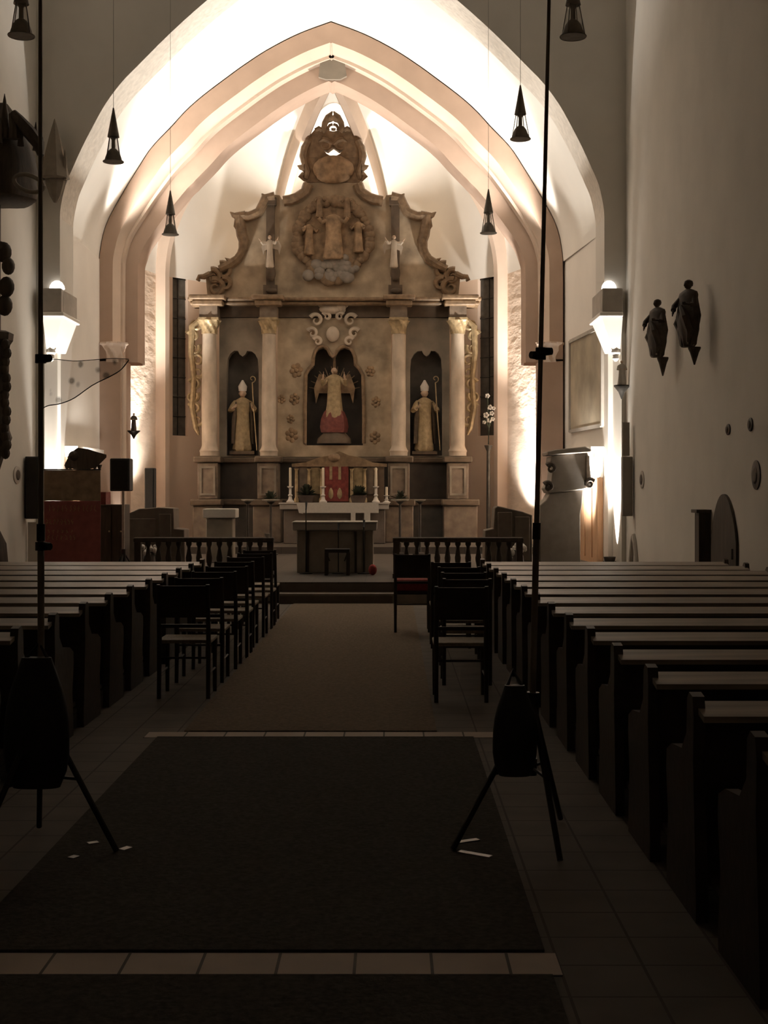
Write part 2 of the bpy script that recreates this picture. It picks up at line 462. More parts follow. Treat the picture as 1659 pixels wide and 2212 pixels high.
wr = (u_at(1032, AW[3], AW[4]), u_at(1071, AW[3], AW[4]))
zwb, zwt = PZ(941, 33.0), 9.3
struct('wall_apse_left', MB(), M['rubble']) if False else None
o1 = wallseg('wall_apse_left', AW[0], AW[1], ZW, M['rubble'])
o2 = wallseg('wall_apse_left_diagonal', AW[1], AW[2], ZW, M['plaster_apse'], (wl[0], wl[1], zwb, zwt))
o3 = wallseg('wall_apse_back', AW[2], AW[3], 12.0, M['plaster_apse'])
o4 = wallseg('wall_apse_right_diagonal', AW[3], AW[4], ZW, M['plaster_apse'], (wr[0], wr[1], zwb, zwt))
o5 = wallseg('wall_apse_right', AW[4], AW[5], ZW, M['rubble'])
window('window_1', AW[1], AW[2], 373, 406, o2, zwb, zwt)
window('window_2', AW[3], AW[4], 1032, 1071, o4, zwb, zwt)
# vault cells and ribs
def rib_pt(c, t):
    th = t * math.radians(70)
    d = (1-math.cos(th))/(1-math.cos(math.radians(70))); h = math.sin(th)/math.sin(math.radians(70))
    return Vector((lerp(c.x, KEY.x, d), lerp(c.y, KEY.y, d), lerp(ZSP, KEY.z, h)))
NT, NS = 20, 12
vc = MB()
for a, b in zip(AW, AW[1:]):
    out = Vector(((b-a).y, -(b-a).x, 0)).normalized()
    if out.dot(a - ctr) < 0: out = -out
    rows = []
    for i in range(NT+1):
        t = i/NT; p, q = rib_pt(a, t), rib_pt(b, t); row = []
        for j in range(NS+1):
            s = j/NS; x = p.lerp(q, s)
            wdist = (a - x).dot(out)
            g = (4*s*(1-s))**.7 * (1 - t**3)
            x = x + Vector((out.x, out.y, 0))*wdist*g*.92 + Vector((0,0,.55*g*t))
            row.append(x)
        rows.append(row)
    vc.loft(rows, closed=False)
struct('ceiling_apse', vc, M['vault'], smooth=60)
for k, c in enumerate(AW):
    pts = [rib_pt(c, i/24) for i in range(25)]
    inw = (KEY - c); inw.z = 0; inw.normalize()
    b = MB(); rings = []
    side = Vector((-inw.y, inw.x, 0))
    for i, p in enumerate(pts):
        tg = (pts[min(i+1, 24)] - pts[max(i-1, 0)]).normalized()
        nn = tg.cross(side); nn = nn if nn.dot(Vector((inw.x, inw.y, -1))) > 0 else -nn
        prof = [(-.17, -.15), (-.17, .10), (-.08, .26), (.08, .26), (.17, .10), (.17, -.15)]
        rings.append([p + side*u + nn*w_ for u, w_ in prof])
    # run the rib down the corner as a slim shaft
    rings.insert(0, [Vector((q.x, q.y, FZ)) for q in rings[0]])
    b.loft(rings)
    struct('trim_%d' % (9+k), b, M['rib_light'])
bs = MB(); bs.prism([(PX(x, 28.85), PZ(y, 28.85)) for x, y in ((693,119),(717,110),(742,119),(749,164),(735,171),(704,171),(688,166))], 28.85, 29.5)
struct('trim_15', bs, M['boss'])
# curved drip above the left blind niche of the bay is left plain

# ------------------------------------------------------------------ high altar retable
YR = 32.4
def R(px, py, dy=0): return P(px, py, YR+dy)
rt = thing('altar_retable', 'tall carved brown baroque altar retable with columns and curved gable in apse', 'altar', (PX(720, YR), YR+.2, FZ+.15))
zf = FZ + .15
def zoom1(x, y): return (400 + x/2.514, 200 + y/2.514)
def gx(px): return PX(px, YR)
def gz(py): return PZ(py, YR)
# base and pedestal storey
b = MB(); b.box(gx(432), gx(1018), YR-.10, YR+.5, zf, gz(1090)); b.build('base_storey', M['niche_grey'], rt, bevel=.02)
b = MB()
for (a, c) in ((424,482),(552,612),(832,892),(956,1028)):
    b = MB(); b.box(gx(a), gx(c), YR-.62, YR-.11, zf, gz(1092)); b.build('base_pedestal', M['ped'], rt, label='pale base block', bevel=.02)
b = MB(); b.box(gx(428), gx(1022), YR-.16, YR+.5, gz(1092)+.002, gz(1078))
for (a, c) in ((420,486),(548,616),(828,896),(952,1032)): b.box(gx(a), gx(c), YR-.70, YR-.17, gz(1092)+.002, gz(1078))
b.build('lower_cornice', M['cornice'], rt, bevel=.03)
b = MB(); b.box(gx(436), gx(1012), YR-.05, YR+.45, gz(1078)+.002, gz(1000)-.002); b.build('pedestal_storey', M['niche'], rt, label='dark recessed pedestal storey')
for (a, c) in ((434,477),(561,606),(838,884),(964,1009)):
    b = MB(); b.box(gx(a), gx(c), YR-.58, YR-.06, gz(1078)+.002, gz(1001)); p = b.build('pedestal', M['ped'], rt, bevel=.02)
    b = MB()
    x0, x1, q0, q1 = gx(a+5), gx(c-5), gz(1070), gz(1008)
    for t in ((x0, x1, q0, q0+.05), (x0, x1, q1-.05, q1), (x0, x0+.05, q0+.051, q1-.051), (x1-.05, x1, q0+.051, q1-.051)):
        b.box(t[0], t[1], YR-.61, YR-.581, t[2], t[3])
    b.build('panel_frame', M['retable_panel'], p, label='pale raised panel frame')
b = MB(); b.box(gx(430), gx(1016), YR-.12, YR+.45, gz(1000), gz(988))
for (a, c) in ((426,485),(555,612),(832,892),(956,1017)): b.box(gx(a), gx(c), YR-.66, YR-.121, gz(1000), gz(987))
b.build('middle_cornice', M['cornice'], rt, bevel=.03)
# columns
for (a, c, wide) in ((441,473,1),(569,599,0),(846,876,0),(972,1002,1)):
    cx, r = gx((a+c)/2), (gx(c)-gx(a))/2
    b = MB(); h0, h1 = gz(986), gz(726)
    b.lathe((cx, YR-.38, h0), [(r*1.25, 0), (r*1.25, .08), (r*1.35, .12), (r*1.1, .2), (r*1.02, .26), (r*1.05, (h1-h0)*.4), (r*.92, h1-h0)], 24)
    col = b.build('column', M['marble'], rt, label='pale marbled column')
    b = MB(); h2 = gz(692)
    rings = []
    for k in range(9):
        t = k/8; rr = r*lerp(.98, 1.5, t**2); 
        rings.append([(cx+rr*(1+.10*math.sin(8*q+k))*math.cos(q), YR-.38+rr*(1+.10*math.sin(8*q+k))*math.sin(q), lerp(h1+.002, h2-.06, t)) for q in [2*PI*j/32 for j in range(32)]])
    b.loft(rings); b.box(cx-r*1.35, cx+r*1.35, YR-.38-r*1.35, YR-.38+r*1.35, h2-.058, h2)
    b.build('capital', M['gilt'], col, label='gilded leafy capital')
    b = MB(); b.box(cx-r*1.2, cx+r*1.2, YR-.38-r*1.2, YR-.02, h2+.002, gz(668)); b.build('impost_block', M['ped'], col)
# entablature: architrave, frieze shadow and deep cornice
b = MB(); b.box(gx(474), gx(970), YR-.06, YR+.45, gz(686), gz(662)); b.build('frieze', M['cornice'], rt)
b = MB(); b.box(gx(414), gx(1034), YR-.30, YR+.45, gz(662)+.002, gz(654)); b.box(gx(410), gx(1038), YR-.38, YR+.45, gz(654)+.002, gz(646))
for (a, c) in ((424,488),(556,612),(834,890),(958,1024)):
    b.box(gx(a), gx(c), YR-.72, YR-.31, gz(668)+.002, gz(656)); b.box(gx(a-6), gx(c+6), YR-.80, YR-.381, gz(656)+.002, gz(646))
b.build('main_cornice', M['rim'], rt, bevel=.03)
# panels with niches
def niche_panel(x0, x1, y0, y1, top, mname, back, nb, depth, name):
    """top: list of (px,py) of the niche head from left to right; nb: niche floor py"""
    b = MB(); yf = YR - .02
    xs = [p[0] for p in top]
    b.box(gx(x0), gx(xs[0]), yf, yf+.3, gz(y1), gz(y0)); b.box(gx(xs[-1]), gx(x1), yf, yf+.3, gz(y1), gz(y0))
    b.box(gx(xs[0]), gx(xs[-1]), yf, yf+.3, gz(y1), gz(nb))
    for (p, q) in zip(top, top[1:]):
        vs = [(gx(p[0]), yf, gz(p[1])), (gx(q[0]), yf, gz(q[1])), (gx(q[0]), yf, gz(y0)), (gx(p[0]), yf, gz(y0))]
        b.add(vs + [(x, yf+.3, z) for x, _, z in vs], [(0,1,2,3),(7,6,5,4),(0,4,5,1),(2,6,7,3)])
    o = b.build(name, M[mname], rt)
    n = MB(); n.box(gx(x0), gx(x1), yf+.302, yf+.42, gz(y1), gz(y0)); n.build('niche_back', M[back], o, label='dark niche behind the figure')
    return o
sl = [(490,800),(492,775),(498,764),(506,758),(514,758),(518,766),(524,770),(530,766),(534,758),(544,759),(551,765),(557,776),(559,800)]
niche_panel(474, 568, 687, 987, sl, 'retable_panel', 'niche_grey', 984, .3, 'side_panel')
niche_panel(877, 971, 687, 987, [(1448-p[0]-3, p[1]) for p in sl][::-1], 'retable_panel', 'niche_grey', 984, .3, 'side_panel')
cn = [(661,812),(668,800),(676,792),(677,776),(681,762),(688,754),(697,751),(706,755),(711,763),(714,770),(719,774),(724,770),(728,762),(734,755),(744,751),(754,754),(762,763),(767,776),(768,792),(776,800),(784,814)]
cp = niche_panel(600, 845, 687, 987, cn, 'retable', 'niche', 962, .3, 'centre_panel')
# raised rims of the niches
b = MB(); b.tube([R(px, py-4, -.05) for px, py in [(659,962),(659,880)] + cn + [(786,880),(786,962)]], .045, 8); b.build('niche_rim', M['rim'], cp)
# carved ornaments around the niche
def scroll_pts(c, r, turns, start, d, yo=0, n=26, end=.25):
    return [Vector((c[0] + d*r*lerp(1, end, k/(n-1))*math.cos(start + turns*2*PI*k/(n-1)), c[1]+yo, c[2] + r*lerp(1, end, k/(n-1))*math.sin(start + turns*2*PI*k/(n-1)))) for k in range(n)]
b = MB()
for s in (-1, 1):
    for (ox, py, r) in ((20, 668, .14), (37, 692, .16), (45, 720, .13), (34, 738, .11), (14, 684, .10)):
        c = R(720 + s*ox, py, -.12); b.tube(scroll_pts(c, r, 1.1, .5, s), [.055*(1-k/32) for k in range(26)], 7)
b.ball(R(719, 722, -.1), .16, .10, .19); b.ball(R(716, 668, -.12), .30, .10, .12); b.ball(R(735, 664, -.12), .14, .10, .12)
b.build('carved_cartouche', M['marble'], rt, label='pale carved scrolls above the centre niche')
# carved wings at the outer edges
for s in (-1, 1):
    b = MB(); c0 = 719.5
    for k in range(9):
        py = 700 + k*26; ox = 297 + 7*math.sin(k*1.3)
        c = R(c0 + s*ox, py, .05); b.tube(scroll_pts(c, .15, 1.2, .4 if k % 2 else 2.6, s), [.06*(1-q/34) for q in range(26)], 6)
    b.tube([R(c0 + s*x, y, .05) for x, y in ((288,690),(304,705),(306,760),(300,820),(304,880),(296,925),(290,940))], [.06, .09, .08, .07, .08, .07, .03], 8)
    b.build('carved_wing', M['gilt'], rt, label='gilded carved side wing')
# small angel heads and stains of marbling on the centre panel
b = MB()
for (px, py, r) in ((636,862,.13),(608,862,.1),(812,868,.12),(630,940,.16),(810,945,.14),(640,800,.16),(800,802,.12),(628,905,.10)):
    c = R(px, py, -.03); b = MB(); b.ball(c, r*.35, .04, r*.35, 10, 6)
    for k in range(6):
        an = k*PI/3 + px; b.ball(c + Vector((r*.62*math.cos(an), .01, r*.75*math.sin(an))), r*.42, .025, r*.42, 8, 6)
    b.build('carved_ornament', M['relief'], rt, label='dark carved boss')

# gable
half_g = [(945,490),(960,530),(985,550),(1010,565),(1045,576),(1080,582),(1092,560),(1130,556),(1172,560),(1190,600),(1212,640),(1240,655),(1268,665),(1320,665),(1318,700),(1308,770),(1297,800),(1300,845),(1312,872),(1332,900),(1375,930),(1430,955),(1478,975),(1492,1010),(1488,1060),(1482,1118)]
right = [zoom1(*p) for p in half_g]
left = [(2*719.4 - x, y) for x, y in right]
poly = [(gx(x), gz(y)) for x, y in left[::-1]] + [(gx(x), gz(y)) for x, y in right]
b = MB(); b.prism(poly, YR-.05, YR+.35); g = b.build('gable_panel', M['retable'], rt, label='brown gable with curved outline')
for side, pts in ((1, right), (-1, left)):
    sm = pts
    b = MB(); b.tube([P(x - side*3, y + 3, YR-.12) for x, y in sm[:6]] , .13, 8)
    b.tube([P(x - side*3, y + 3, YR-.12) for x, y in sm[8:14]], .12, 8)
    b.tube([P(x - side*4, y + 2, YR-.12) for x, y in sm[13:22]], [.13]*4 + [.12, .11, .11, .12, .10], 8)
    c = 719.4
    def q(zx, zy): 
        x, y = zoom1(zx, zy); return P(x if side > 0 else 2*c - x, y, YR-.12)
    # flaming tips and leaf curls on the outline
    b.tube([q(1120, 566), q(1160, 572), q(1182, 562), q(1190, 548)], [.13, .11, .06, .01], 8)
    b.tube([q(1280, 670), q(1320, 672), q(1345, 664), q(1362, 648)], [.13, .11, .06, .01], 8)
    b.tube([q(1322, 690), q(1330, 725), q(1316, 760)], [.07, .06, .02], 8)
    b.tube([q(1355, 915), q(1385, 905), q(1370, 925)], [.05, .05, .02], 8)
    b.tube([q(1470, 985), q(1505, 1000), q(1530, 1000), q(1538, 1015), q(1525, 1022)], [.08, .07, .06, .05, .03], 8)
    for (zx, zy, r) in ((1400, 970, .2), (1450, 1000, .18), (1440, 1060, .22), (1390, 1040, .16)):
        b.tube(scroll_pts(q(zx, zy), r, 1.2, 1.2, side), [.08*(1-k/34) for k in range(26)], 7)
    b.build('gable_rim', M['rim'], g, label='dark moulded gable edge')
    # pilaster strip, small column angel and foot
    px = 585 if side < 0 else 854
    b = MB(); b.box(gx(px-9), gx(px+9), YR-.14, YR-.051, gz(648), gz(432)); b.box(gx(px-15), gx(px+15), YR-.2, YR-.051, gz(644), gz(618)); b.box(gx(px-13), gx(px+13), YR-.2, YR-.051, gz(446), gz(430))
    b.ball(R(px+2, 628, -.24), .14, .06, .07); b.ball(R(px, 590, -.18), .12, .08, .2)
    b.build('pilaster', M['cornice'], g, label='dark pilaster strip on the gable')
# central relief
b = MB()
oval = [(720 + ox, py) for ox, py in ((0,430),(28,436),(52,444),(70,462),(80,490),(82,520),(75,548),(60,572),(44,590),(36,606),(20,606),(0,600))]
ov = [(gx(x), gz(y)) for x, y in oval] + [(gx(1440-x), gz(y)) for x, y in oval[-2:0:-1]]
b.prism(ov, YR-.16, YR-.051); rl = b.build('relief_panel', M['relief'], g, label='shield shaped relief with figures and clouds')
b = MB()
for k in range(46):
    a = 2*PI*k/46; x = 720 + 78*math.cos(a)*(1 if math.sin(a) > -.2 else 1-.35*(-math.sin(a)-.2)); y = 518 - 84*math.sin(a)
    c = R(x, y, -.18); r = random.uniform(.10, .19); b.ball(c, r, .08, r*random.uniform(.8, 1.2), 9, 6)
b.build('wreath', M['rim'], rl, label='carved wreath of clouds and heads')
b = MB()
for k in range(40):
    x = 720 + random.gauss(0, 20); y = 572 + random.uniform(-16, 30)
    c = R(x, y, -.2); r = random.uniform(.09, .17); b.ball(c, r, .1, r*.9, 9, 6)
b.build('clouds', M['cloud'], rl, label='grey carved clouds')
def figure(h, base, face=0.0, lean=0.0, arms=((.17,.62,-.04),(.08,.62,-.14)), arms2=None, slim=1.0, hem=1.0, hip=1.0):
    """robed standing figure: returns mesh builders (robe, flesh) in world space; face 0 looks to -Y"""
    robe, flesh = MB(), MB()
    ca, sa = math.cos(face), math.sin(face)
    def T(x, y, z):
        x = x*h + lean*z*h; y *= h
        return Vector((base[0] + ca*x - sa*y, base[1] + sa*x + ca*y, base[2] + z*h))
    prof = [(0,.125,.11),(.03,.15,.125),(.10,.142,.12),(.25,.128,.105),(.40,.118,.095),(.50,.112,.085),(.58,.108,.08),(.68,.122,.082),(.76,.132,.08),(.805,.12,.07),(.835,.075,.05),(.855,.036,.036)]
    rings = []
    for z, rx, ry in prof:
        sc_ = lerp(hem, 1, min(1, z/.3)) * (1 + (hip-1)*math.exp(-((z-.36)/.16)**2)); rx *= sc_; ry *= sc_
        f = .10*max(0, 1 - z/.7)
        rings.append([T(slim*rx*(1+f*math.sin(7*a + z*5))*math.cos(a), ry*(1+f*math.sin(7*a + z*5))*math.sin(a), z) for a in [2*PI*j/28 for j in range(28)]])
    robe.loft(rings)
    for sgn, arm in ((-1, arms), (1, arms2 or arms)):
        (ex, ez, ey), (hx, hz, hy) = arm
        robe.tube([T(sgn*.105, 0, .785), T(sgn*.14, -.005, .74), T(sgn*ex, ey, ez), T(sgn*(ex+hx)/2, (ey+hy)/2, (ez+hz)/2)], [.040*h, .045*h, .042*h, .040*h], 10)
        flesh.tube([T(0, 0, .88), T(sgn*.03, 0, .80), T(sgn*.105, 0, .785), T(sgn*.14, -.005, .74), T(sgn*ex, ey, ez), T(sgn*(ex+hx)/2, (ey+hy)/2, (ez+hz)/2)], [.02*h]*6, 8)
        flesh.tube([T(sgn*(ex+hx)/2, (ey+hy)/2, (ez+hz)/2), T(sgn*hx, hy, hz)], [.020*h, .017*h], 8)
        d = Vector((hx-ex, hy-ey, hz-ez)).normalized()
        for k in range(4):
            o = (k-1.5)*.010
            flesh.tube([T(sgn*hx, hy, hz+o), T(sgn*(hx+d.x*.03), hy+d.y*.03, hz+o+d.z*.03), T(sgn*(hx+d.x*.045), hy+d.y*.045-.008, hz+o+d.z*.04)], [.0075*h, .007*h, .005*h], 6)
        flesh.tube([T(sgn*hx, hy, hz+.012), T(sgn*(hx+d.x*.015), hy+d.y*.02, hz+.032)], [.008*h, .006*h], 6)
    hd = T(0, -.008, .918)
    rr = []
    for i in range(11):
        t = i/10; z = .86 + t*.125; r = (.030 + .030*math.sin(PI*min(1, t*1.02))**.8) if 0 < t < 1 else (.028 if t == 0 else .006)
        rr.append([T(r*.9*math.cos(a), -.008 + r*1.1*math.sin(a), z) for a in [2*PI*j/18 for j in range(18)]])
    flesh.loft(rr)
    flesh.tube([T(0, -.066, .925), T(0, -.082, .908), T(0, -.066, .902)], [.006*h, .011*h, .006*h], 6)
    for sgn in (-1, 1):
        flesh.ball(T(sgn*.054, .0, .92), .009*h, .014*h, .02*h, 8, 6)
    return robe, flesh, T
# relief people
ro, fl, T = figure(1.25, R(720, 560, -.3), slim=1.3, arms=((.22,.70,-.05),(.34,.86,-.1))); ro.build('relief_figure', M['relief'], rl); 
for (px, py, hh, fc) in ((668, 550, .85, .5), (774, 545, .85, -.5), (690, 470, .6, .3), (750, 472, .6, -.3)):
    r2, f2, _ = figure(hh, R(px, py, -.26), fc, arms=((.2,.66,-.06),(.26,.78,-.12))); r2.build('relief_figure', M['relief' if py > 500 else 'rim'], rl); 
# two pale angels on the pilasters
for s, px in ((-1, 583), (1, 851)):
    t = thing('angel_statue', ('pale winged angel statue on the left pilaster of the altar gable' if s < 0 else 'pale winged angel statue on the right pilaster of the altar gable'), 'statue', R(px, 580, -.42), 'angels on the gable')
    ro, fl, T = figure(.78, R(px, 578, -.42), .3*s, arms=((.2,.72,-.05),(.30,.86,-.1)), slim=.8)
    ro.build('robe', M['marble'], t); fl.build('body', M['skin'], t)
    b = MB()
    for q in (-1, 1): b.loft([[T(q*.05, .09, .74), T(q*.05, .11, .74), T(q*.05, .11, .60), T(q*.05, .09, .60)], [T(q*.24, .11, .84), T(q*.24, .13, .84), T(q*.22, .13, .55), T(q*.22, .11, .55)], [T(q*.33, .12, .66), T(q*.33, .13, .66), T(q*.26, .13, .40), T(q*.26, .12, .40)]])
    b.build('wings', M['marble'], t)
# crest: pierced orb with flames
def zc(zx, zy, dy=-.05): 
    x, y = zoom1(zx, zy); return P(x, y, YR + dy)
# lower solid part of the orb
orb_r = [(945,492),(972,462),(962,430),(980,405),(964,385),(968,357),(805,357)]
op = [zoom1(*p) for p in orb_r]
poly = [(gx(x), gz(y)) for x, y in op] + [(gx(2*719.4-x), gz(y)) for x, y in op[-2::-1]]
b = MB(); b.prism(poly, YR-.05, YR+.2)
def itp(tab, u):
    for (a, va), (c, vc) in zip(tab, tab[1:]):
        if u <= c: return lerp(va, vc, (u-a)/(c-a))
    return tab[-1][1]
TOPC = [(0,214),(40,206),(72,188),(98,200),(128,236),(140,264),(152,300),(165,345)]
HT_ = [(0,298),(15,308),(30,319),(45,313),(58,300)]; HB_ = [(0,345),(20,344),(38,333),(50,318),(58,300)]
us = [k*165/44 for k in range(45)]
for sg in (-1, 1):
    for u0, u1 in zip(us, us[1:]):
        def strip(t0, t1, b0, b1):
            vs = [(805+sg*u0, t0), (805+sg*u1, t1), (805+sg*u1, b1), (805+sg*u0, b0)]
            q4 = [zoom1(*p) for p in vs]; q4 = [(gx(x), gz(y)) for x, y in q4]
            if sg < 0: q4 = q4[::-1]
            b.add([(x, YR-.05, z) for x, z in q4] + [(x, YR+.2, z) for x, z in q4], [(0,1,2,3),(7,6,5,4),(0,4,5,1),(1,5,6,2),(2,6,7,3),(3,7,4,0)])
        if u1 <= 58.1:
            strip(itp(TOPC, u0), itp(TOPC, u1), itp(HT_, u0), itp(HT_, u1)); strip(itp(HB_, u0), itp(HB_, u1), 356, 356)
        else: strip(itp(TOPC, u0), itp(TOPC, u1), 356, 356)
for sg in (-1, 1):
    def q(zx, zy):
        x, y = zoom1(zx, zy); return P(x if sg > 0 else 2*719.4-x, y, YR-.03)
    b.tube([q(805, 285), q(830, 262), q(858, 255), q(880, 268)], [.05, .06, .06, .03], 8)
    b.tube(scroll_pts(q(845, 285), .16, 1.1, 1.2, sg), [.06*(1-k/36) for k in range(26)], 7)
    b.tube([q(935, 262), q(955, 300), q(964, 345), q(955, 390), q(940, 430), q(950, 470)], [.09, .10, .10, .08, .08, .06], 8)
    b.tube([q(925, 240), q(936, 225), q(938, 208)], [.05, .055, .04], 8)
    b.tube([q(960, 405), q(982, 405), q(996, 396)], [.10, .06, .01], 8)
    b.tube([q(962, 440), q(980, 455), q(958, 480)], [.06, .06, .02], 8)
    b.tube([q(840, 214), q(852, 198), q(848, 168), q(828, 134), q(806, 102)], [.075, .075, .075, .085, .015], 10)
    b.tube([q(805, 128), q(824, 146), q(836, 156)], [.10, .085, .05], 8)
    b.tube([q(805, 172), q(822, 178), q(831, 194), q(826, 206)], [.034, .036, .036, .03], 8)
    b.tube([q(862, 205), q(880, 196), q(900, 205)], [.06, .07, .05], 8)
b.tube([zc(805, 195), zc(805, 206)], [.06, .05], 8)
cr = b.build('crest', M['rim'], rt, label='pierced orb crest with flame tip')
b = MB(); b.ball(zc(805, 415, -.1), .5, .10, .33); b.ball(zc(805, 450, -.1), .42, .10, .2); b.build('crest_cartouche', M['relief'], cr)

# statues in the niches
def bishop(px, label, robe, staff):
    yy = YR + .06
    base = P(px, 982, yy)
    t = thing('bishop_statue', label, 'statue', base, 'bishop statues in the side niches')
    bx = MB(); bx.box(base.x-.3, base.x+.3, yy-.18, yy+.2, base.z+.002, base.z+.08); bx.build('plinth', M['cornice'], t)
    h = 1.52
    ro, fl, T = figure(h, (base.x, yy, base.z+.082), .25*staff, arms=((.2,.64,-.05),(.14,.70,-.16)))
    ro.build('robe', M[robe], t, label='long gold robe'); fl.build('body', M['skin'], t)
    m = MB(); m.loft([[T(.062*math.cos(a), -.005+.06*math.sin(a), .955) for a in [2*PI*j/14 for j in range(14)]],
                      [T(.072*math.cos(a), -.005+.05*math.sin(a), 1.03) for a in [2*PI*j/14 for j in range(14)]],
                      [T(.012*math.cos(a), -.005+.02*math.sin(a), 1.13) for a in [2*PI*j/14 for j in range(14)]]])
    m.build('mitre', M['white'], t, label='pale mitre')
    st = MB(); st.tube([T(staff*.20, -.2, .01), T(staff*.15, -.18, .70), T(staff*.13, -.17, 1.08)], .014, 8)
    st.tube(scroll_pts(T(staff*.13, -.17, 1.14), .09, 1.0, -1.6, staff), .012, 7)
    st.build('crosier', M['gilt'], t)
    cp_ = MB(); 
    for q in (-1, 1): cp_.loft([[T(q*.10, .05, .79), T(q*.13, .05, .79), T(q*.13, -.04, .78), T(q*.10, -.05, .78)], [T(q*.13, .05, .5), T(q*.17, .05, .5), T(q*.17, -.03, .5), T(q*.12, -.06, .5)], [T(q*.12, .06, .12), T(q*.18, .06, .12), T(q*.18, -.02, .12), T(q*.14, -.06, .12)]])
    cp_.build('cope', M['robe_dark'], t)
bishop(524, 'bishop statue in gold robe and mitre in the left altar niche', 'robe_gold', 1)
bishop(917, 'bishop statue in gold robe and pale mitre in the right altar niche', 'robe_gold', 1)
# centre figure group
base = P(722, 958, YR+.04)
t = thing('holy_group_statue', 'carved figure with red lower robe and golden rays in the centre altar niche', 'statue', base)
bx = MB(); bx.lathe((base.x, base.y, base.z+.002), [(.42, 0), (.40, .12), (.30, .22), (.26, .26)], 16, sy=.55); bx.build('plinth', M['cornice'], t)
lw = MB(); rr = []
for z, rx in ((.262, .30), (.4, .33), (.6, .30), (.75, .24), (.8, .20)):
    rr.append([(base.x + rx*(1+.08*math.sin(6*a))*math.cos(a), base.y + .6*rx*(1+.08*math.sin(6*a))*math.sin(a), base.z+z) for a in [2*PI*j/24 for j in range(24)]])
lw.loft(rr); lw.build('lower_robe', M['robe_red'], t, label='red lower robe')
ro, fl, T = figure(1.25, (base.x, base.y-.02, base.z+.6), 0, arms=((.22,.66,-.06),(.20,.84,-.16)), slim=1.15)
ro.build('robe', M['robe_gold'], t); fl.build('body', M['skin'], t)
ry = MB()
for k in range(25):
    a = PI*(.02 + .96*k/24); d = Vector((math.cos(a), 0, math.sin(a))); c = Vector((base.x, base.y+.16, base.z+1.25)); L = .55 if k % 2 else .42
    if abs(d.x)*L < .62: ry.tube([c + d*.12, c + d*L*1.15], [.03, .008], 5)
ry.tube([(base.x, base.y+.14, base.z+1.7), (base.x, base.y+.14, base.z+2.22)], [.05, .02], 6)
ry.build('rays', M['rim'], t, label='carved rays')
b = MB()
for s in (-1, 1): b.loft([[T(s*.06, .12, .75), T(s*.06, .14, .75), T(s*.06, .14, .5), T(s*.06, .12, .5)], [T(s*.30, .13, .88), T(s*.30, .15, .88), T(s*.30, .15, .5), T(s*.30, .13, .5)], [T(s*.40, .13, .60), T(s*.40, .15, .60), T(s*.36, .15, .3), T(s*.36, .13, .3)]])
b.build('wings', M['relief'], t)

# ------------------------------------------------------------------ high altar table, tabernacle, candlesticks
YT = 30.9
mt = thing('high_altar_table', 'high altar table under a white cloth in front of the tall retable', 'altar table', P(722, 1200, YT) * 1.0)
ORG[mt.name].z = zf; mt.location.z = zf
tz = PZ(1086, YT)
b = MB(); b.box(PX(612, YT), PX(832, YT), YT+.08, YT+.62, zf, tz-.16); b.build('altar_block', M['greywood'], mt, bevel=.02)
b = MB(); b.box(PX(604, YT), PX(840, YT), YT, YT+.66, tz-.158, tz-.03); b.build('table_slab', M['stone'], mt, bevel=.02)
b = MB(); b.box(PX(603, YT)-.01, PX(841, YT)+.01, YT-.02, YT+.6, tz-.028, tz)
b.box(PX(655, YT), PX(818, YT), YT-.035, YT-.022, PZ(1108, YT), tz)
b.add([(PX(640, YT), YT-.03, tz), (PX(655, YT), YT-.03, tz), (PX(655, YT), YT-.03, PZ(1110, YT)), (PX(646, YT), YT-.03, PZ(1108, YT))], [(0,1,2,3)])
b.box(PX(758, YT), PX(768, YT), YT-.05, YT-.036, PZ(1126, YT), tz); b.box(PX(787, YT), PX(800, YT), YT-.05, YT-.036, PZ(1126, YT), tz)
b.build('altar_cloth', M['cloth'], mt, label='white cloth with hanging front and two ribbons')
YB = 31.22
tb = thing('tabernacle', 'red and gold tabernacle with slim columns on the high altar', 'tabernacle', (PX(735, YB), YB, tz+.001))
b = MB(); x0, x1 = PX(636, YB), PX(830, YB)
b.box(x0, x1, YB, YB+.22, tz+.002, PZ(1002, YB)); b.build('case', M['cornice'], tb)
top = [(x0-.06, PZ(1002, YB)), (PX(660, YB), PZ(999, YB)), (PX(690, YB), PZ(988, YB)), (PX(712, YB), PZ(984, YB)), (PX(733, YB), PZ(975, YB)), (PX(754, YB), PZ(984, YB)), (PX(778, YB), PZ(988, YB)), (PX(806, YB), PZ(999, YB)), (x1+.06, PZ(1002, YB)), (x1+.06, PZ(1008, YB)), (x0-.06, PZ(1008, YB))]
b = MB(); b.prism(top, YB-.06, YB+.24); b.ball((PX(722, YB), YB-.06, PZ(988, YB)), .14, .06, .1); b.build('cornice', M['rim'], tb, label='curved dark cornice')
b = MB(); b.box(PX(702, YB), PX(753, YB), YB-.05, YB-.002, tz+.03, PZ(1004, YB)); dr = b.build('door', M['tab_red'], tb, label='red centre door')
b = MB()
for px in (715, 734): 
    b.lathe((PX(px, YB), YB-.06, PZ(1078, YB)), [(.012, 0), (.055, .06), (.06, .12), (.045, .2), (.012, .26)], 12, sy=.4)
    b.box(PX(px-3, YB), PX(px+3, YB), YB-.065, YB-.051, PZ(1036, YB), PZ(1008, YB))
b.build('door_ornament', M['gilt'], dr, label='gold door ornaments')
for px in (641, 668, 695, 760, 788, 812):
    b = MB(); b.lathe((PX(px, YB), YB-.07, tz+.004), [(.06, 0), (.06, .08), (.035, .12), (.038, .5), (.03, PZ(1010, YB)-tz-.08), (.055, PZ(1010, YB)-tz-.03)], 12)
    b.build('column', M['gilt'], tb, label='slim gilded column')
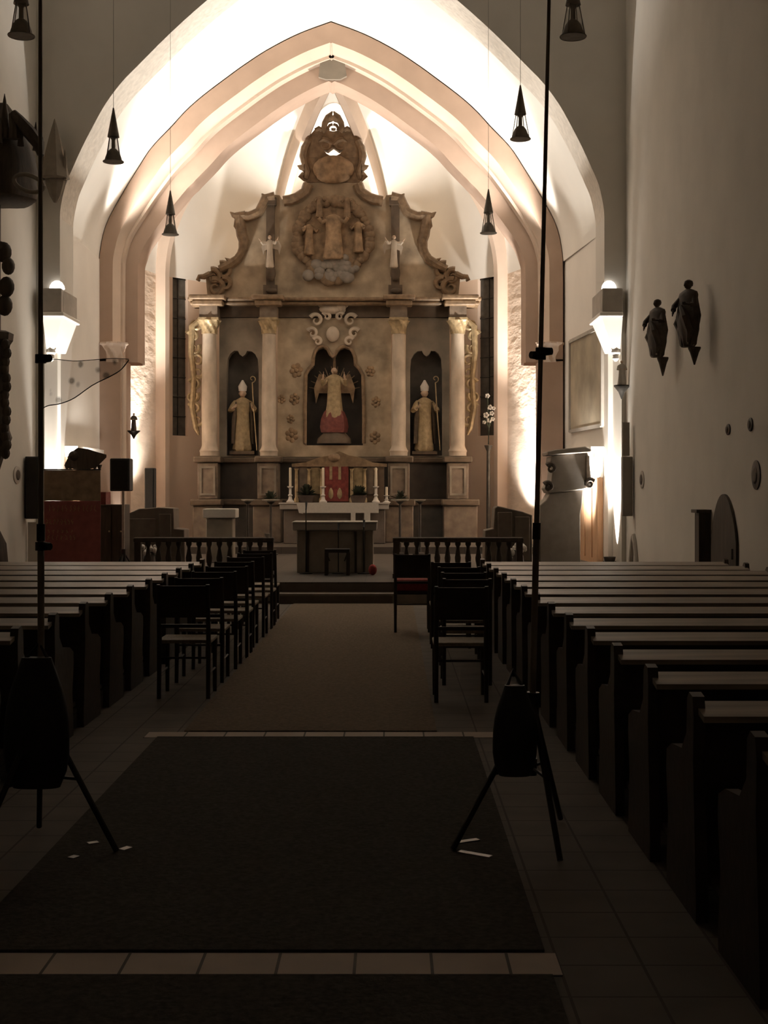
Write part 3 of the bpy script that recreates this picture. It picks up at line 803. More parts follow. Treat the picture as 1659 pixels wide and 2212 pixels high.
for k, (a, c) in enumerate(((647, 664), (672, 691), (764, 784), (792, 808))):
    b = MB(); b.box(PX(a, YB), PX(c, YB), YB-.025, YB-.002, tz+.2, PZ(1010, YB)); b.build('panel', M['gilt' if k in (1, 2) else 'ped'], tb)
# candlesticks on the altar
cs = None
for k, (px, lab) in enumerate(((627, 'white candlestick at the left end of the high altar'), (698, 'white candlestick left of the tabernacle door'), (812, 'white candlestick right of the tabernacle, beside the potted plant'), (835, 'short white candlestick at the right end of the high altar'))):
    loc = (PX(px, YT+.06), YT+.06, tz+.001)
    if cs is None:
        cs = thing('candlestick', lab, 'candlestick', loc, 'candlesticks on the high altar')
        b = MB(); b.lathe(loc, [(.09, 0), (.09, .03), (.05, .07), (.035, .14), (.055, .17), (.03, .2), (.03, .33), (.07, .36), (.07, .38)], 14); b.build('stand', M['white'], cs)
        b = MB(); b.lathe((loc[0], loc[1], loc[2]+.381), [(.03, 0), (.028, .42), (.005, .43)], 10); b.build('candle', M['candle'], cs)
    else:
        d = dup(cs, loc, lab)
        if k == 3: d.scale = (1, 1, .45)
# potted plants
def plant(name, c, w, h, label, n=90, group=None, pot=True, cat='plant'):
    t = thing(name, label, cat, c, group)
    b = MB(); zp = 0
    if pot:
        b.lathe((c[0], c[1], c[2]+.001), [(w*.28, 0), (w*.36, h*.3), (w*.38, h*.3), (w*.38, h*.34), (w*.3, h*.34)], 14, sy=.4); b.build('pot', M['pot'], t); zp = h*.3
    lv = MB()
    for k in range(n):
        a = random.uniform(0, 2*PI); e = random.uniform(.1, 1.4); L = random.uniform(.4, 1)
        d = Vector((math.cos(a)*math.cos(e)*w*.55*L, math.sin(a)*math.cos(e)*w*.2*L, math.sin(e)*(h-zp)*L))
        p0 = Vector((c[0], c[1], c[2]+zp)) + d*.25; p1 = p0 + d*.45; p2 = p0 + d*.72 + Vector((0, 0, -.05*h))
        s = Vector((-math.sin(a), math.cos(a), random.uniform(-.4, .4)))*w*.07
        lv.add([p0, p1 + s, p2, p1 - s], [(0, 1, 2, 3)])
    lv.build('foliage', M['leaf'], t, smooth=0)
    return t
plant('potted_plant', (PX(662, YT+.08), YT+.08, tz+.001), .52, .50, 'dark potted plant left of the tabernacle on the high altar', 140, 'altar plants')
plant('potted_plant', (PX(774, YT+.08), YT+.08, tz+.001), .52, .50, 'dark potted plant right of the tabernacle on the high altar', 140, 'altar plants')
# small dark side stands with plants and white dishes either side of the altar
YS = 28.9
k = 0
for px, pw, wh, lab in ((535, 16, 0, 'slim dark stand with white dish, farthest left of the altar'), (585, 22, 1, 'dark stand with low plant and white dish left of the high altar'), (864, 22, 1, 'dark stand with low plant and white dish right of the high altar'), (907, 14, 0, 'slim dark stand with white dish, farthest right of the altar')):
    x = PX(px, YS); zt = PZ(1084, YS)
    t = thing('flower_stand', lab, 'stand', (x, YS, FZ), 'stands beside the high altar')
    b = MB(); b.lathe((x, YS, FZ), [(.16, 0), (.16, .03), (.03, .06), (.025, zt-FZ-.05), (.09, zt-FZ)], 12); b.build('stem', M['iron'], t)
    b = MB(); b.lathe((x, YS, zt+.001), [(.05, 0), (pw*.0085, .03), (pw*.009, .05), (.04, .045)], 16); b.build('dish', M['white'], t, label='white dish')
    if wh: plant('table_plant', (x, YS+.02, zt+.055), .44, .24, 'low dark plant on the %s flower stand' % ('left' if px < 700 else 'right'), 80, 'plants on stands', pot=False)

# free-standing altar
YF = 22.5
fa = thing('celebration_altar', 'grey stone free-standing altar with pale cloth edge behind the chancel steps', 'altar table', (PX(722, YF), YF, FZ))
b = MB(); b.box(PX(640, YF), PX(806, YF), YF+.12, YF+.72, FZ, PZ(1146, YF)); b.build('altar_block', M['altar_stone'], fa, bevel=.015)
b = MB(); b.box(PX(632, YF), PX(814, YF), YF, YF+.84, PZ(1146, YF)+.002, PZ(1130, YF)); b.build('table_slab', M['stone'], fa, bevel=.015)
b = MB(); b.box(PX(632, YF)-.01, PX(814, YF)+.01, YF-.012, YF+.85, PZ(1130, YF)+.002, PZ(1130, YF)+.022); b.build('altar_cloth', M['cloth'], fa, label='pale cloth along the altar top')
b = MB()
for px in (664, 768, 786): b.box(PX(px-2.5, YF), PX(px+2.5, YF), YF+.10, YF+.119, FZ, PZ(1148, YF))
b.build('pilaster', M['darkwood'], fa)
# stool in front of the altar with microphone stand
YK = 21.9
st = thing('wooden_stool', 'dark wooden stool standing before the free-standing altar', 'stool', (PX(728, YK), YK, FZ))
b = MB(); b.box(PX(701, YK), PX(755, YK), YK, YK+.32, PZ(1194, YK), PZ(1186, YK)); b.build('seat', M['chair'], st, bevel=.008)
for px in (701, 748):
    for yy in (YK+.01, YK+.27):
        b = MB(); b.box(PX(px, YK), PX(px+7, YK), yy, yy+.045, FZ, PZ(1194, YK)-.002); b.build('leg', M['chair'], st)
b = MB(); b.tube([P(706, 1196, YK+.03), P(712, 1212, YK+.03)], .012, 6); b.tube([P(750, 1196, YK+.03), P(744, 1212, YK+.03)], .012, 6); b.build('brace', M['chair'], st)
def mic(px, top, y, label):
    x = PX(px, y); t = thing('microphone_stand', label, 'microphone stand', (x, y, FZ), 'thin stands around the altar')
    b = MB(); b.lathe((x, y, FZ), [(.11, 0), (.11, .015), (.015, .03)], 14); b.build('base', M['blackm'], t)
    b = MB(); b.tube([(x, y, FZ+.02), (x, y, PZ(top, y))], .010, 8); b.build('pole', M['blackm'], t)
    b = MB(); b.tube([(x, y, PZ(top, y)), (x, y+.06, PZ(top, y)+.05), (x, y+.10, PZ(top, y)+.12)], [.014, .016, .022], 8); b.build('microphone', M['black'], t)
mic(731, 1146, 22.36, 'dark microphone stand in front of the altar, above the stool')
mic(786, 1140, 22.36, 'dark microphone stand near the right end of the altar')
mic(661, 1100, 22.36, 'thin dark stand in front of the left end of the altar')
# credence table / font at left
YC = 25.6
cd = thing('stone_font', 'pale topped stone font standing left of the altar behind the rail', 'font', (PX(472, YC), YC, FZ))
b = MB(); b.box(PX(444, YC), PX(502, YC), YC+.05, YC+.5, FZ, PZ(1120, YC)); b.build('body', M['retable_panel'], cd, bevel=.02)
b = MB(); b.box(PX(438, YC), PX(509, YC), YC, YC+.55, PZ(1119, YC), PZ(1099, YC)); b.build('top', M['cloth'], cd, label='pale slab top', bevel=.015)
# white bowl shape added for a bright glint on the rail
def glint(px, py, y, r, label):
    x, z = PX(px, y), PZ(py, y)
    b = MB(); b.lathe((x, y, z-.03), [(.02, 0), (r*.7, .02), (r, .06), (r*.95, .065), (r*.6, .03)], 14, rot=.3)
    o = tag(b.build('glint_bowl', M['white'], origin=(x, y, z-.03)), label, 'bowl'); return o

# ------------------------------------------------------------------ communion rail
YL = 21.3
def rail(xa, xb, label):
    t = thing('altar_rail', label, 'railing', ((xa+xb)/2, YL, FZ), 'altar rails')
    zt = PZ(1161, YL)
    b = MB(); b.box(xa, xb, YL-.1, YL+.1, zt-.07, zt); b.build('handrail', M['darkwood'], t, bevel=.015)
    b = MB(); b.box(xa, xb, YL-.08, YL+.08, FZ, FZ+.07); b.build('base_rail', M['darkwood'], t)
    n = int((xb-xa)/.17)
    for k in range(n+1):
        x = lerp(xa+.06, xb-.06, k/n); hh = zt-.072-(FZ+.072)
        b = MB()
        if k in (0, n): b.box(x-.05, x+.05, YL-.05, YL+.05, FZ+.072, zt-.072)
        else: b.lathe((x, YL, FZ+.072), [(.045, 0), (.045, .05), (.022, .08), (.045, hh*.4), (.05, hh*.5), (.022, hh*.8), (.03, hh*.86), (.045, hh-.04), (.045, hh)], 12)
        b.build('baluster' if k not in (0, n) else 'end_post', M['darkwood'], t)
rail(PX(290, YL), PX(592, YL), 'dark wooden baluster altar rail left of the altar')
rail(PX(848, YL), PX(1130, YL), 'dark wooden baluster altar rail right of the altar')
zr = PZ(1161, YL)
glint(577, 1163, YL, .045, 'white bowl shape for a bright spot on the right end of the left altar rail').location.z = zr + .001
tag(MB().ball((PX(805, 22.0), 22.0, FZ+.09), .07, .07, .09).build('red_votive_lamp', M['red'], origin=(PX(805, 22.0), 22.0, FZ)), 'small red votive lamp on the floor right of the altar', 'lamp')

# choir stalls either side
def stall(pts, y, d, name, label, panels):
    xs = [p[0] for p in pts]
    t = thing(name, label, 'choir stall', (PX(sum(xs)/len(xs), y), y, FZ), 'choir stalls')
    poly = [(PX(px, y), FZ if py is None else PZ(py, y)) for px, py in pts]
    b = MB(); b.prism(poly, y, y+d); b.build('body', M['stall_wood'], t, bevel=.015)
    for (a, c, p0) in panels:
        b = MB(); b.box(PX(a, y), PX(c, y), y-.03, y-.002, FZ+.12, PZ(p0, y)); b.build('panel', M['stall_wood'], t, bevel=.01)
stall([(268, None), (268, 1113), (300, 1099), (342, 1096), (375, 1098), (376, 1142), (398, 1144), (400, None)], 24.2, .6, 'choir_stall', 'dark choir stall with sloping top behind the left altar rail', ((274, 336, 1120), (344, 370, 1110)))
stall([(1046, None), (1048, 1146), (1066, 1142), (1068, 1098), (1075, 1093), (1128, 1105), (1150, 1113), (1150, None)], 24.2, .6, 'choir_stall', 'dark choir stall with sloping top behind the right altar rail', ((1075, 1106, 1106), (1112, 1144, 1116)))

# tall dark cabinet on the right (organ-like case with scrolled sides)
YO = 24.5
oc = thing('organ_case', 'large dark carved organ case with moulded cornice on the right of the chancel', 'organ', (PX(1215, YO), YO, FZ))
lo = [(1166, None), (1166, 1092), (1180, 1080), (1188, 1066), (1260, 1058), (1258, 1090), (1254, 1110), (1254, None)]
b = MB(); b.prism([(PX(x, YO), FZ if y is None else PZ(y, YO)) for x, y in lo], YO, YO+.7); b.build('lower_case', M['organ_wood'], oc, bevel=.02)
up = [(1184, 1066), (1178, 1055), (1190, 1040), (1194, 1010), (1188, 1000), (1190, 985), (1268, 976), (1272, 990), (1276, 1030), (1284, 1040), (1282, 1052), (1266, 1056), (1258, 1058)]
b = MB(); b.prism([(PX(x, YO), PZ(y, YO)) for x, y in up], YO-.05, YO+.7); b.build('upper_case', M['organ_wood'], oc, bevel=.02)
b = MB(); b.prism([(PX(x, YO), PZ(y, YO)) for x, y in [(1182, 984), (1180, 976), (1196, 972), (1262, 965), (1276, 972), (1274, 978)]], YO-.14, YO+.74); b.build('cornice', M['organ_wood'], oc, bevel=.02)
b = MB()
for s, (px, py) in ((-1, (1184, 1052)), (1, (1274, 1046)), (-1, (1190, 1012))): 
    b = MB(); b.tube(scroll_pts(P(px, py, YO-.08), .09, 1.2, .6, s), [.045*(1-k/34) for k in range(26)], 7); b.build('carved_scroll', M['darkwood'], oc)
b = MB(); b.box(PX(1266, YO), PX(1272, YO), YO-.07, YO-.052, PZ(1040, YO), PZ(985, YO)); b.build('edge_strip', M['ledge'], oc)

# stone framed doors in the bay side walls
def bay_x(side, y):
    xa, xb = (k1l[0].x, xl2) if side < 0 else (k1r[0].x, xr2)
    return lerp(xa, xb, (y-YA1b)/(YA2+.6-YA1b))
def side_door(side, n, ya, yb, ztop, zl):
    def Q(y, off): return bay_x(side, y) - side*off
    def wedge(y0, y1, z0, z1, o0, o1):
        vs = [(Q(y0, o0), y0), (Q(y1, o0), y1), (Q(y1, o1), y1), (Q(y0, o1), y0)]
        m = MB(); m.add([(x, y, z0) for x, y in vs] + [(x, y, z1) for x, y in vs], [(0,3,2,1),(4,5,6,7),(0,1,5,4),(1,2,6,5),(2,3,7,6),(3,0,4,7)]); return m
    d = struct('door_%d' % n, wedge(ya, yb, FZ, zl, .01, .08), M['orange'])
    f = wedge(ya-.0, ya+.12, FZ, zl, .081, .12); 
    for k in (1, 2, 3):
        yy = lerp(ya, yb, k/4); g_ = wedge(yy-.02, yy+.02, FZ+.1, zl-.1, .081, .10); f.add(g_.v, g_.f)
    f = f.build('door_panel', M['orange']); f.parent = d
    l = wedge(ya, yb, zl+.002, ztop-.2, .01, .06); struct('trim_%d' % (20+n), l, M['vault'])
    c = wedge(ya-.05, yb+.1, ztop-.198, ztop-.1, .01, .18); c2 = wedge(ya-.08, yb+.14, ztop-.098, ztop, .01, .26); c.add(c2.v, c2.f)
    struct('trim_%d' % (30+n), c, M['vault'])
side_door(1, 2, 25.3, 27.6, PZ(966, 25.6), PZ(1032, 25.6))
side_door(-1, 3, 25.3, 27.6, PZ(965, 25.6), PZ(982, 25.6))
# painting on the right bay wall
pt = thing('wall_painting', 'large faded greenish painting on the right side wall behind the arch', 'painting', (bay_x(1, 26.5)-.06, 26.5, PZ(940, 26.5)))
def onwall(ya, yb, z0a, z1a, z0b, z1b, o0, o1):
    m = MB(); vs = []
    for o_ in (o0, o1):
        vs += [(bay_x(1, ya)-o_, ya, z0a), (bay_x(1, yb)-o_, yb, z0b), (bay_x(1, yb)-o_, yb, z1b), (bay_x(1, ya)-o_, ya, z1a)]
    return m.add(vs, [(0,1,2,3),(7,6,5,4),(0,4,5,1),(1,5,6,2),(2,6,7,3),(3,7,4,0)])
onwall(25.3, 28.0, 2.95, 4.75, 2.95, 4.75, .002, .03).build('canvas', M['painting'], pt)
fm = MB()
for (a, c, z0_, z1_) in ((25.25, 25.33, 2.9, 4.8), (27.97, 28.05, 2.9, 4.8)):
    g_ = onwall(a, c, z0_, z1_, z0_, z1_, .002, .06); fm.add(g_.v, g_.f)
for (z0_, z1_) in ((2.88, 2.95), (4.75, 4.82)):
    g_ = onwall(25.34, 27.96, z0_, z1_, z0_, z1_, .002, .06); fm.add(g_.v, g_.f)
fm.build('picture_frame', M['stone'], pt)

# ------------------------------------------------------------------ left chancel side: banner, wooden eagle top, loudspeakers
YBN = 21.0
bn = thing('banner_stand', 'tall red and brown banner on a stand beside the left wall', 'banner', (PX(156, YBN), YBN, 0))
xa, xb = PX(95, YBN), PX(217, YBN)
zmid = PZ(1082, YBN)
b = MB(); b.box(xa, xb, YBN, YBN+.012, .09, zmid); lowb = b.build('red_field', M['banner_red'], bn, label='red lower cloth with faint gold writing')
b = MB(); b.box(xa, xb, YBN, YBN+.012, zmid+.001, PZ(1016, YBN)); b.build('brown_field', M['banner_brown'], bn, label='brown upper cloth')
b = MB(); b.box(xa-.02, xb+.02, YBN-.08, YBN+.09, .0, .088); b.build('base', M['black'], bn, bevel=.01)
b = MB(); b.box(xa-.005, xb+.005, YBN-.012, YBN+.022, PZ(1016, YBN)+.001, PZ(1013, YBN)); b.build('top_bar', M['iron'], bn)
# illegible gold lettering: vertical and slanting strokes as far as the photograph shows them
rs = random.Random(3)
gl = MB()
for (py, h_, x0_, x1_, n_) in ((1098, 13, 103, 210, 12), (1127, 12, 98, 160, 8), (1148, 7, 100, 160, 6), (1161, 11, 100, 166, 7)):
    for k in range(n_):
        px = lerp(x0_, x1_, (k+.5)/n_); q = [(px + rs.uniform(-2.5, 2.5), py + h_/2*e) for e in (-1, -.3, .3, 1)]
        gl.tube([P(x, y, YBN-.004) for x, y in q], .006, 5)
        if rs.random() < .6: gl.tube([P(px-2.5, py+rs.uniform(-4, 4), YBN-.004), P(px+2.5, py+rs.uniform(-4, 4), YBN-.004)], .005, 5)
gl.build('gold_writing', M['gold_thread'], lowb, label='faint gold lettering')

tp = thing('eagle_lectern', 'dark carved spread eagle lectern behind the left banner', 'lectern', (PX(183, 23.2), 23.2, FZ))
b = MB(); yE = 23.2
b.loft([[P(px, py, yE + dy) for px, py, dy in ring_] for ring_ in (
    [(140,1002,0),(140,1008,0),(140,1008,.1),(140,1002,.1)], [(152,978,-.02),(152,1012,-.02),(152,1012,.14),(152,978,.14)], [(168,967,-.05),(168,1014,-.05),(168,1014,.2),(168,967,.2)], [(190,970,-.05),(190,1014,-.05),(190,1014,.2),(190,970,.2)], [(208,976,-.02),(208,1010,-.02),(208,1010,.14),(208,976,.14)], [(230,982,0),(230,988,0),(230,988,.08),(230,982,.08)])])
b.build('eagle_wings', M['darkwood'], tp)
b = MB(); b.ball(P(160, 985, yE-.02), .10, .08, .09); b.tube([P(156, 984, yE-.06), P(146, 988, yE-.1)], [.05, .01], 8)
for px in (145, 152, 205, 215): b.tube([P(px, 1004, yE+.05), P(px, 1014, yE+.05)], [.05, .02], 7)
b.build('eagle_head', M['darkwood'], tp)
b = MB(); b.lathe((PX(183, yE), yE+.08, FZ), [(.3, 0), (.3, .08), (.12, .14), (.08, .3), (.11, .6), (.08, 1.0), (.16, PZ(1014, yE)-FZ-.002)], 16); b.build('column', M['darkwood'], tp)

def speaker_stand(px0, px1, py0, py1, y, label):
    cx = PX((px0+px1)/2, y); t = thing('speaker_stand', 'thin metal pole stand carrying the black speaker left of the altar rail', 'stand', (cx+.03, y+.14, 0))
    zb = PZ(py1, y)
    b = MB(); b.tube([(cx+.03, y+.14, .55), (cx+.03, y+.14, zb-.002)], .022, 10); b.build('pole', M['silver'], t)
    for k in range(3):
        a = 2*PI*k/3+.4; b = MB(); b.tube([(cx+.03, y+.14, .7), (cx+.03+.42*math.cos(a), y+.14+.42*math.sin(a), .02)], .014, 8); b.build('leg', M['blackm'], t)
    b = MB(); b.lathe((cx+.03, y+.14, .54), [(.04, 0), (.04, .2)], 12); b.build('collar', M['blackm'], t)
    s = thing('loudspeaker', label, 'loudspeaker', (cx, y, zb))
    b = MB(); b.box(PX(px0, y), PX(px1, y), y, y+.3, zb, PZ(py0, y)); b.build('cabinet', M['black'], s, bevel=.02)
    b = MB(); b.box(PX(px0+3, y), PX(px1-3, y), y-.014, y-.001, zb+.03, PZ(py0, y)-.03); b.build('grille', M['blackm'], s, bevel=.006)
speaker_stand(237, 280, 990, 1061, 21.6, 'black box loudspeaker on a pole left of the altar rail')
def boxthing(px0, px1, py0, py1, y, d, m, name, label, cat, group=None, floor=None, gm='blackm'):
    z0_ = PZ(py1, y) if floor is None else floor
    t = thing(name, label, cat, (PX((px0+px1)/2, y), y, z0_), group)
    b = MB(); b.box(PX(px0, y), PX(px1, y), y, y+d, z0_, PZ(py0, y)); b.build('cabinet', M[m], t, bevel=.015)
    b = MB(); b.box(PX(px0, y)+.025, PX(px1, y)-.025, y-.012, y-.001, z0_+.03, PZ(py0, y)-.03); b.build('grille', M[gm], t)
    return t
# wall mounted column loudspeakers at the ends of the nave walls
spk = boxthing(1345, 1367, 986, 1115, 23.2, .16, 'speaker_grey', 'column_loudspeaker', 'grey column loudspeaker on the right wall beside the bright arch edge', 'loudspeaker', 'column loudspeakers', gm='speaker_grey')
b = MB(); b.box(PX(1346, 23.2), PX(1361, 23.2), 23.24, 23.34, PZ(985, 23.2)+.003, PZ(912, 23.2)); b.build('upper_section', M['speaker_grey'], spk)
boxthing(54, 83, 986, 1121, 23.2, .2, 'black', 'column_loudspeaker', 'dark column loudspeaker on the left wall beside the banner', 'loudspeaker', 'column loudspeakers')
boxthing(312, 333, 1011, 1180, 26.5, .25, 'black', 'tall_loudspeaker', 'tall narrow dark loudspeaker behind the left choir stall', 'loudspeaker', floor=FZ, gm='black')
b = MB(); b.box(PX(60, 23.4), PX(83, 23.4), 23.4, 23.43, .3, PZ(1128, 23.4)); tag(b.build('display_board', M['screen'], origin=(PX(72, 23.4), 23.4, .3)), 'pale panel below the left column loudspeaker', 'panel')
# dark cabinet right of the banner
t = thing('side_cabinet', 'dark wooden cabinet between the red banner and the speaker pole', 'cabinet', (PX(235, 22.6), 22.6, FZ))
b = MB(); b.box(PX(216, 22.6), PX(268, 22.6), 22.6, 23.1, FZ, PZ(1090, 22.6)); b.build('body', M['darkwood'], t, bevel=.01)
b = MB(); b.box(PX(216, 22.6), PX(228, 22.6), 22.62, 23.0, PZ(1090, 22.6)+.001, PZ(1063, 22.6)); b.build('corner_post', M['tab_red'], t, label='dark red corner post')
for (a, c) in ((219, 240), (243, 265)):
    b = MB(); b.box(PX(a, 22.6), PX(c, 22.6), 22.575, 22.599, FZ+.06, PZ(1096, 22.6)); d = b.build('door', M['darkwood'], t); b = MB(); b.ball((PX(c-3, 22.6), 22.56, 1.0), .015); b.build('knob', M['gilt'], d)
# white things behind the rail
def white_blob(px, py, y, label):
    z = PZ(py, y); t = thing('white_flower_vase', label, 'flowers', (PX(px, y), y, FZ))
    b = MB(); b.lathe((PX(px, y), y, FZ), [(.08, 0), (.12, .1), (.10, .25), (.07, .33)], 14); b.build('vase', M['pot'], t)
    f = MB()
    for k in range(22):
        f.ball((PX(px, y)+random.uniform(-.14, .14), y+random.uniform(-.1, .1), z+random.uniform(-.08, .08)), random.uniform(.035, .06), n=7, m=5)
    f.build('blossoms', M['white'], t)
    s_ = MB()
    for k in range(6): s_.tube([(PX(px, y), y, FZ+.3), (PX(px, y)+random.uniform(-.08, .08), y+random.uniform(-.06, .06), z)], .008, 5)
    s_.build('stems', M['leaf'], t)
white_blob(322, 1189, 23.2, 'white flowers in a vase behind the left end of the left altar rail')
white_blob(1118, 1188, 23.4, 'white flowers in a vase behind the right end of the right altar rail')

# floor floodlights
def flood(x, y, z, label, aim):
    t = thing('floodlight', label, 'floodlight', (x, y, z), 'floor floodlights')
    b = MB(); b.box(x-.10, x+.10, y-.07, y+.07, z, z+.03); b.build('foot', M['iron'], t)
    b = MB(); b.lathe((x, y, z+.05), [(.05, 0), (.09, .03), (.11, .12), (.115, .13), (.10, .125)], 16); b.tube([(x-.09, y, z+.02), (x-.11, y, z+.1)], .012, 6); b.tube([(x+.09, y, z+.02), (x+.11, y, z+.1)], .012, 6); b.build('housing', M['iron'], t)
    b = MB(); b.lathe((x, y, z+.165), [(.095, 0), (.095, .004)], 16); b.build('lamp_face', M['lampface'], t, label='lit lamp face')
flood(3.98, 24.45, FZ, 'lit floodlight on the floor at the foot of the right arch edge', None)
flood(-6.02, 24.45, FZ, 'floodlight on the floor behind the left banner', None)

# ------------------------------------------------------------------ pews
PW = {}
def pew_proto(xa, xb, inner, y, label, group):
    t = thing('church_pew', label, 'pew', ((xa+xb)/2, y, 0), group)
    HT = .85
    b = MB(); b.box(xa+.05, xb-.05, y+.06, y+.44, .42, .455); b.build('seat', M['wood'], t, bevel=.006)
    b = MB(); b.box(xa+.05, xb-.05, y, y+.03, .12, HT-.012); b.build('backrest', M['wood'], t)
    b = MB()
    b.add([(xa+.02, y-.15, HT-.055), (xb-.02, y-.15, HT-.055), (xb-.02, y+.045, HT-.022), (xa+.02, y+.045, HT-.022),
           (xa+.02, y-.15, HT-.03), (xb-.02, y-.15, HT-.03), (xb-.02, y+.045, HT), (xa+.02, y+.045, HT)],
          [(0,3,2,1),(4,5,6,7),(0,1,5,4),(1,2,6,5),(2,3,7,6),(3,0,4,7)]); b.build('book_ledge', M['ledge'], t, label='sloping book ledge in a lit tone')
    for x in ((xa, xa+.05) if True else (), ):
        pass
    for x0_ in (xa, xb-.049):
        prof = [(y-.10, 0), (y+.46, 0), (y+.46, .10), (y+.43, .30), (y+.47, .50), (y+.46, .58), (y+.36, .62), (y+.16, .64), (y+.07, .72), (y+.06, .86), (y+.02, .89), (y-.04, .88), (y-.06, .80), (y-.05, .62), (y-.08, .3), (y-.10, .1)]
        b = MB(); n = len(prof)
        b.add([(x0_, yy, zz) for yy, zz in prof] + [(x0_+.048, yy, zz) for yy, zz in prof], [tuple(range(n)), tuple(range(2*n-1, n-1, -1))] + [(i, i+n, (i+1)%n+n, (i+1)%n) for i in range(n)])
        b.build('end_panel', M['wood'], t)
    b = MB(); b.box(xa+.05, xb-.05, y-.30, y-.14, .16, .19); b.build('kneeler', M['wood'], t)
    return t
ORD = ['first', 'second', 'third', 'fourth', 'fifth', 'sixth', 'seventh', 'eighth', 'ninth', 'tenth', 'eleventh', 'twelfth', 'thirteenth', 'fourteenth', 'fifteenth', 'sixteenth', 'seventeenth']
NP = 15
for side, xa, xb in (('right', 1.05, 3.96), ('left', -6.28, -2.2)):
    proto = None
    for k in range(NP):
        y = 15.8 - .87*k
        if side == 'left' and y < 5.0: continue
        where = 'nearest the altar rail' if k == 0 else '%s from the altar rail' % ORD[k]
        lab = 'dark wooden church pew, %s block, row %s' % (side, where)
        if proto is None: proto = pew_proto(xa, xb, 0, y, lab, '%s block of pews' % side)
        else: dup(proto, ((xa+xb)/2 + (0 if side == 'left' else .012*k), y, 0), lab)

# ------------------------------------------------------------------ chairs in the aisle
def chair_proto(x, y, label, seatm, group):
    t = thing('wooden_chair', label, 'chair', (x, y, 0), group)
    W, D = .44, .42      # back legs nearest the camera
    b = MB(); b.box(x-W/2, x+W/2, y+.01, y+D, .445, .475); b.build('seat', M[seatm], t, label=('pale woven seat' if seatm == 'rush' else 'dark seat with red pad'), bevel=.008)
    for sx in (-1, 1):
        xx = x + sx*(W/2-.02)
        b = MB(); b.tube([(xx, y-.03, 0), (xx, y, .46), (xx, y-.05, .93)], [.017, .02, .016], 8); b.build('leg', M['chair'], t)
        b = MB(); b.tube([(xx, y+D-.03, 0), (xx, y+D-.03, .443)], [.016, .02], 8); b.build('leg', M['chair'], t)
    b = MB()
    for z0_, z1_ in ((.66, .92), (.575, .605)):
        b.add([(x-W/2+.03, y-.012-.05*(z0_-.46)/.47, z0_), (x+W/2-.03, y-.012-.05*(z0_-.46)/.47, z0_), (x+W/2-.03, y+.008-.05*(z0_-.46)/.47, z0_), (x-W/2+.03, y+.008-.05*(z0_-.46)/.47, z0_),
               (x-W/2+.03, y-.012-.05*(z1_-.46)/.47, z1_), (x+W/2-.03, y-.012-.05*(z1_-.46)/.47, z1_), (x+W/2-.03, y+.008-.05*(z1_-.46)/.47, z1_), (x-W/2+.03, y+.008-.05*(z1_-.46)/.47, z1_)],
              [(0,3,2,1),(4,5,6,7),(0,1,5,4),(1,2,6,5),(2,3,7,6),(3,0,4,7)])
    b.build('backrest', M['chair'], t)
    b = MB()
    for sx in (-1, 1): b.tube([(x+sx*(W/2-.02), y-.015, .2), (x+sx*(W/2-.02), y+D-.03, .2)], .010, 6)
    b.tube([(x-W/2+.02, y-.005, .33), (x+W/2-.02, y-.005, .33)], .010, 6)
    b.build('stretcher', M['chair'], t)
    return t
LY = [10.95, 11.85, 12.75, 13.6, 14.5, 15.5, 16.4, 17.3]
c0 = chair_proto(-1.69, LY[0], 'dark wooden chair, nearest of the left aisle row', 'rush', 'chairs along the left of the aisle')
for k, y in enumerate(LY[1:]):
    dup(c0, (-1.69 + .015*(k % 3), y, 0), 'dark wooden chair, %s from the camera in the left aisle row' % ORD[k+1])
RY = [(.56, 10.75), (.66, 11.7), (.68, 12.6), (.68, 13.5), (.64, 14.4)]
for k, (x, y) in enumerate(RY):
    dup(c0, (x, y, 0), ('dark wooden chair, nearest of the right aisle row' if k == 0 else 'dark wooden chair, %s from the camera in the right aisle row' % ORD[k]), 'chairs along the right of the aisle')
chair_proto(.25, 15.9, 'dark wooden chair with red cushion at the front of the right aisle row', 'chair', 'chairs along the right of the aisle')
bpy.data.objects['wooden_chair.%03d' % (len(LY)+len(RY))].location.z = .0125
b = MB(); b.box(.05, .45, 15.95, 16.30, .4895, .63)
tag(b.build('seat_cushion', M['red'], origin=(.25, 16.1, .4895), bevel=.02), 'red seat cushion on the front chair right of the aisle', 'cushion')

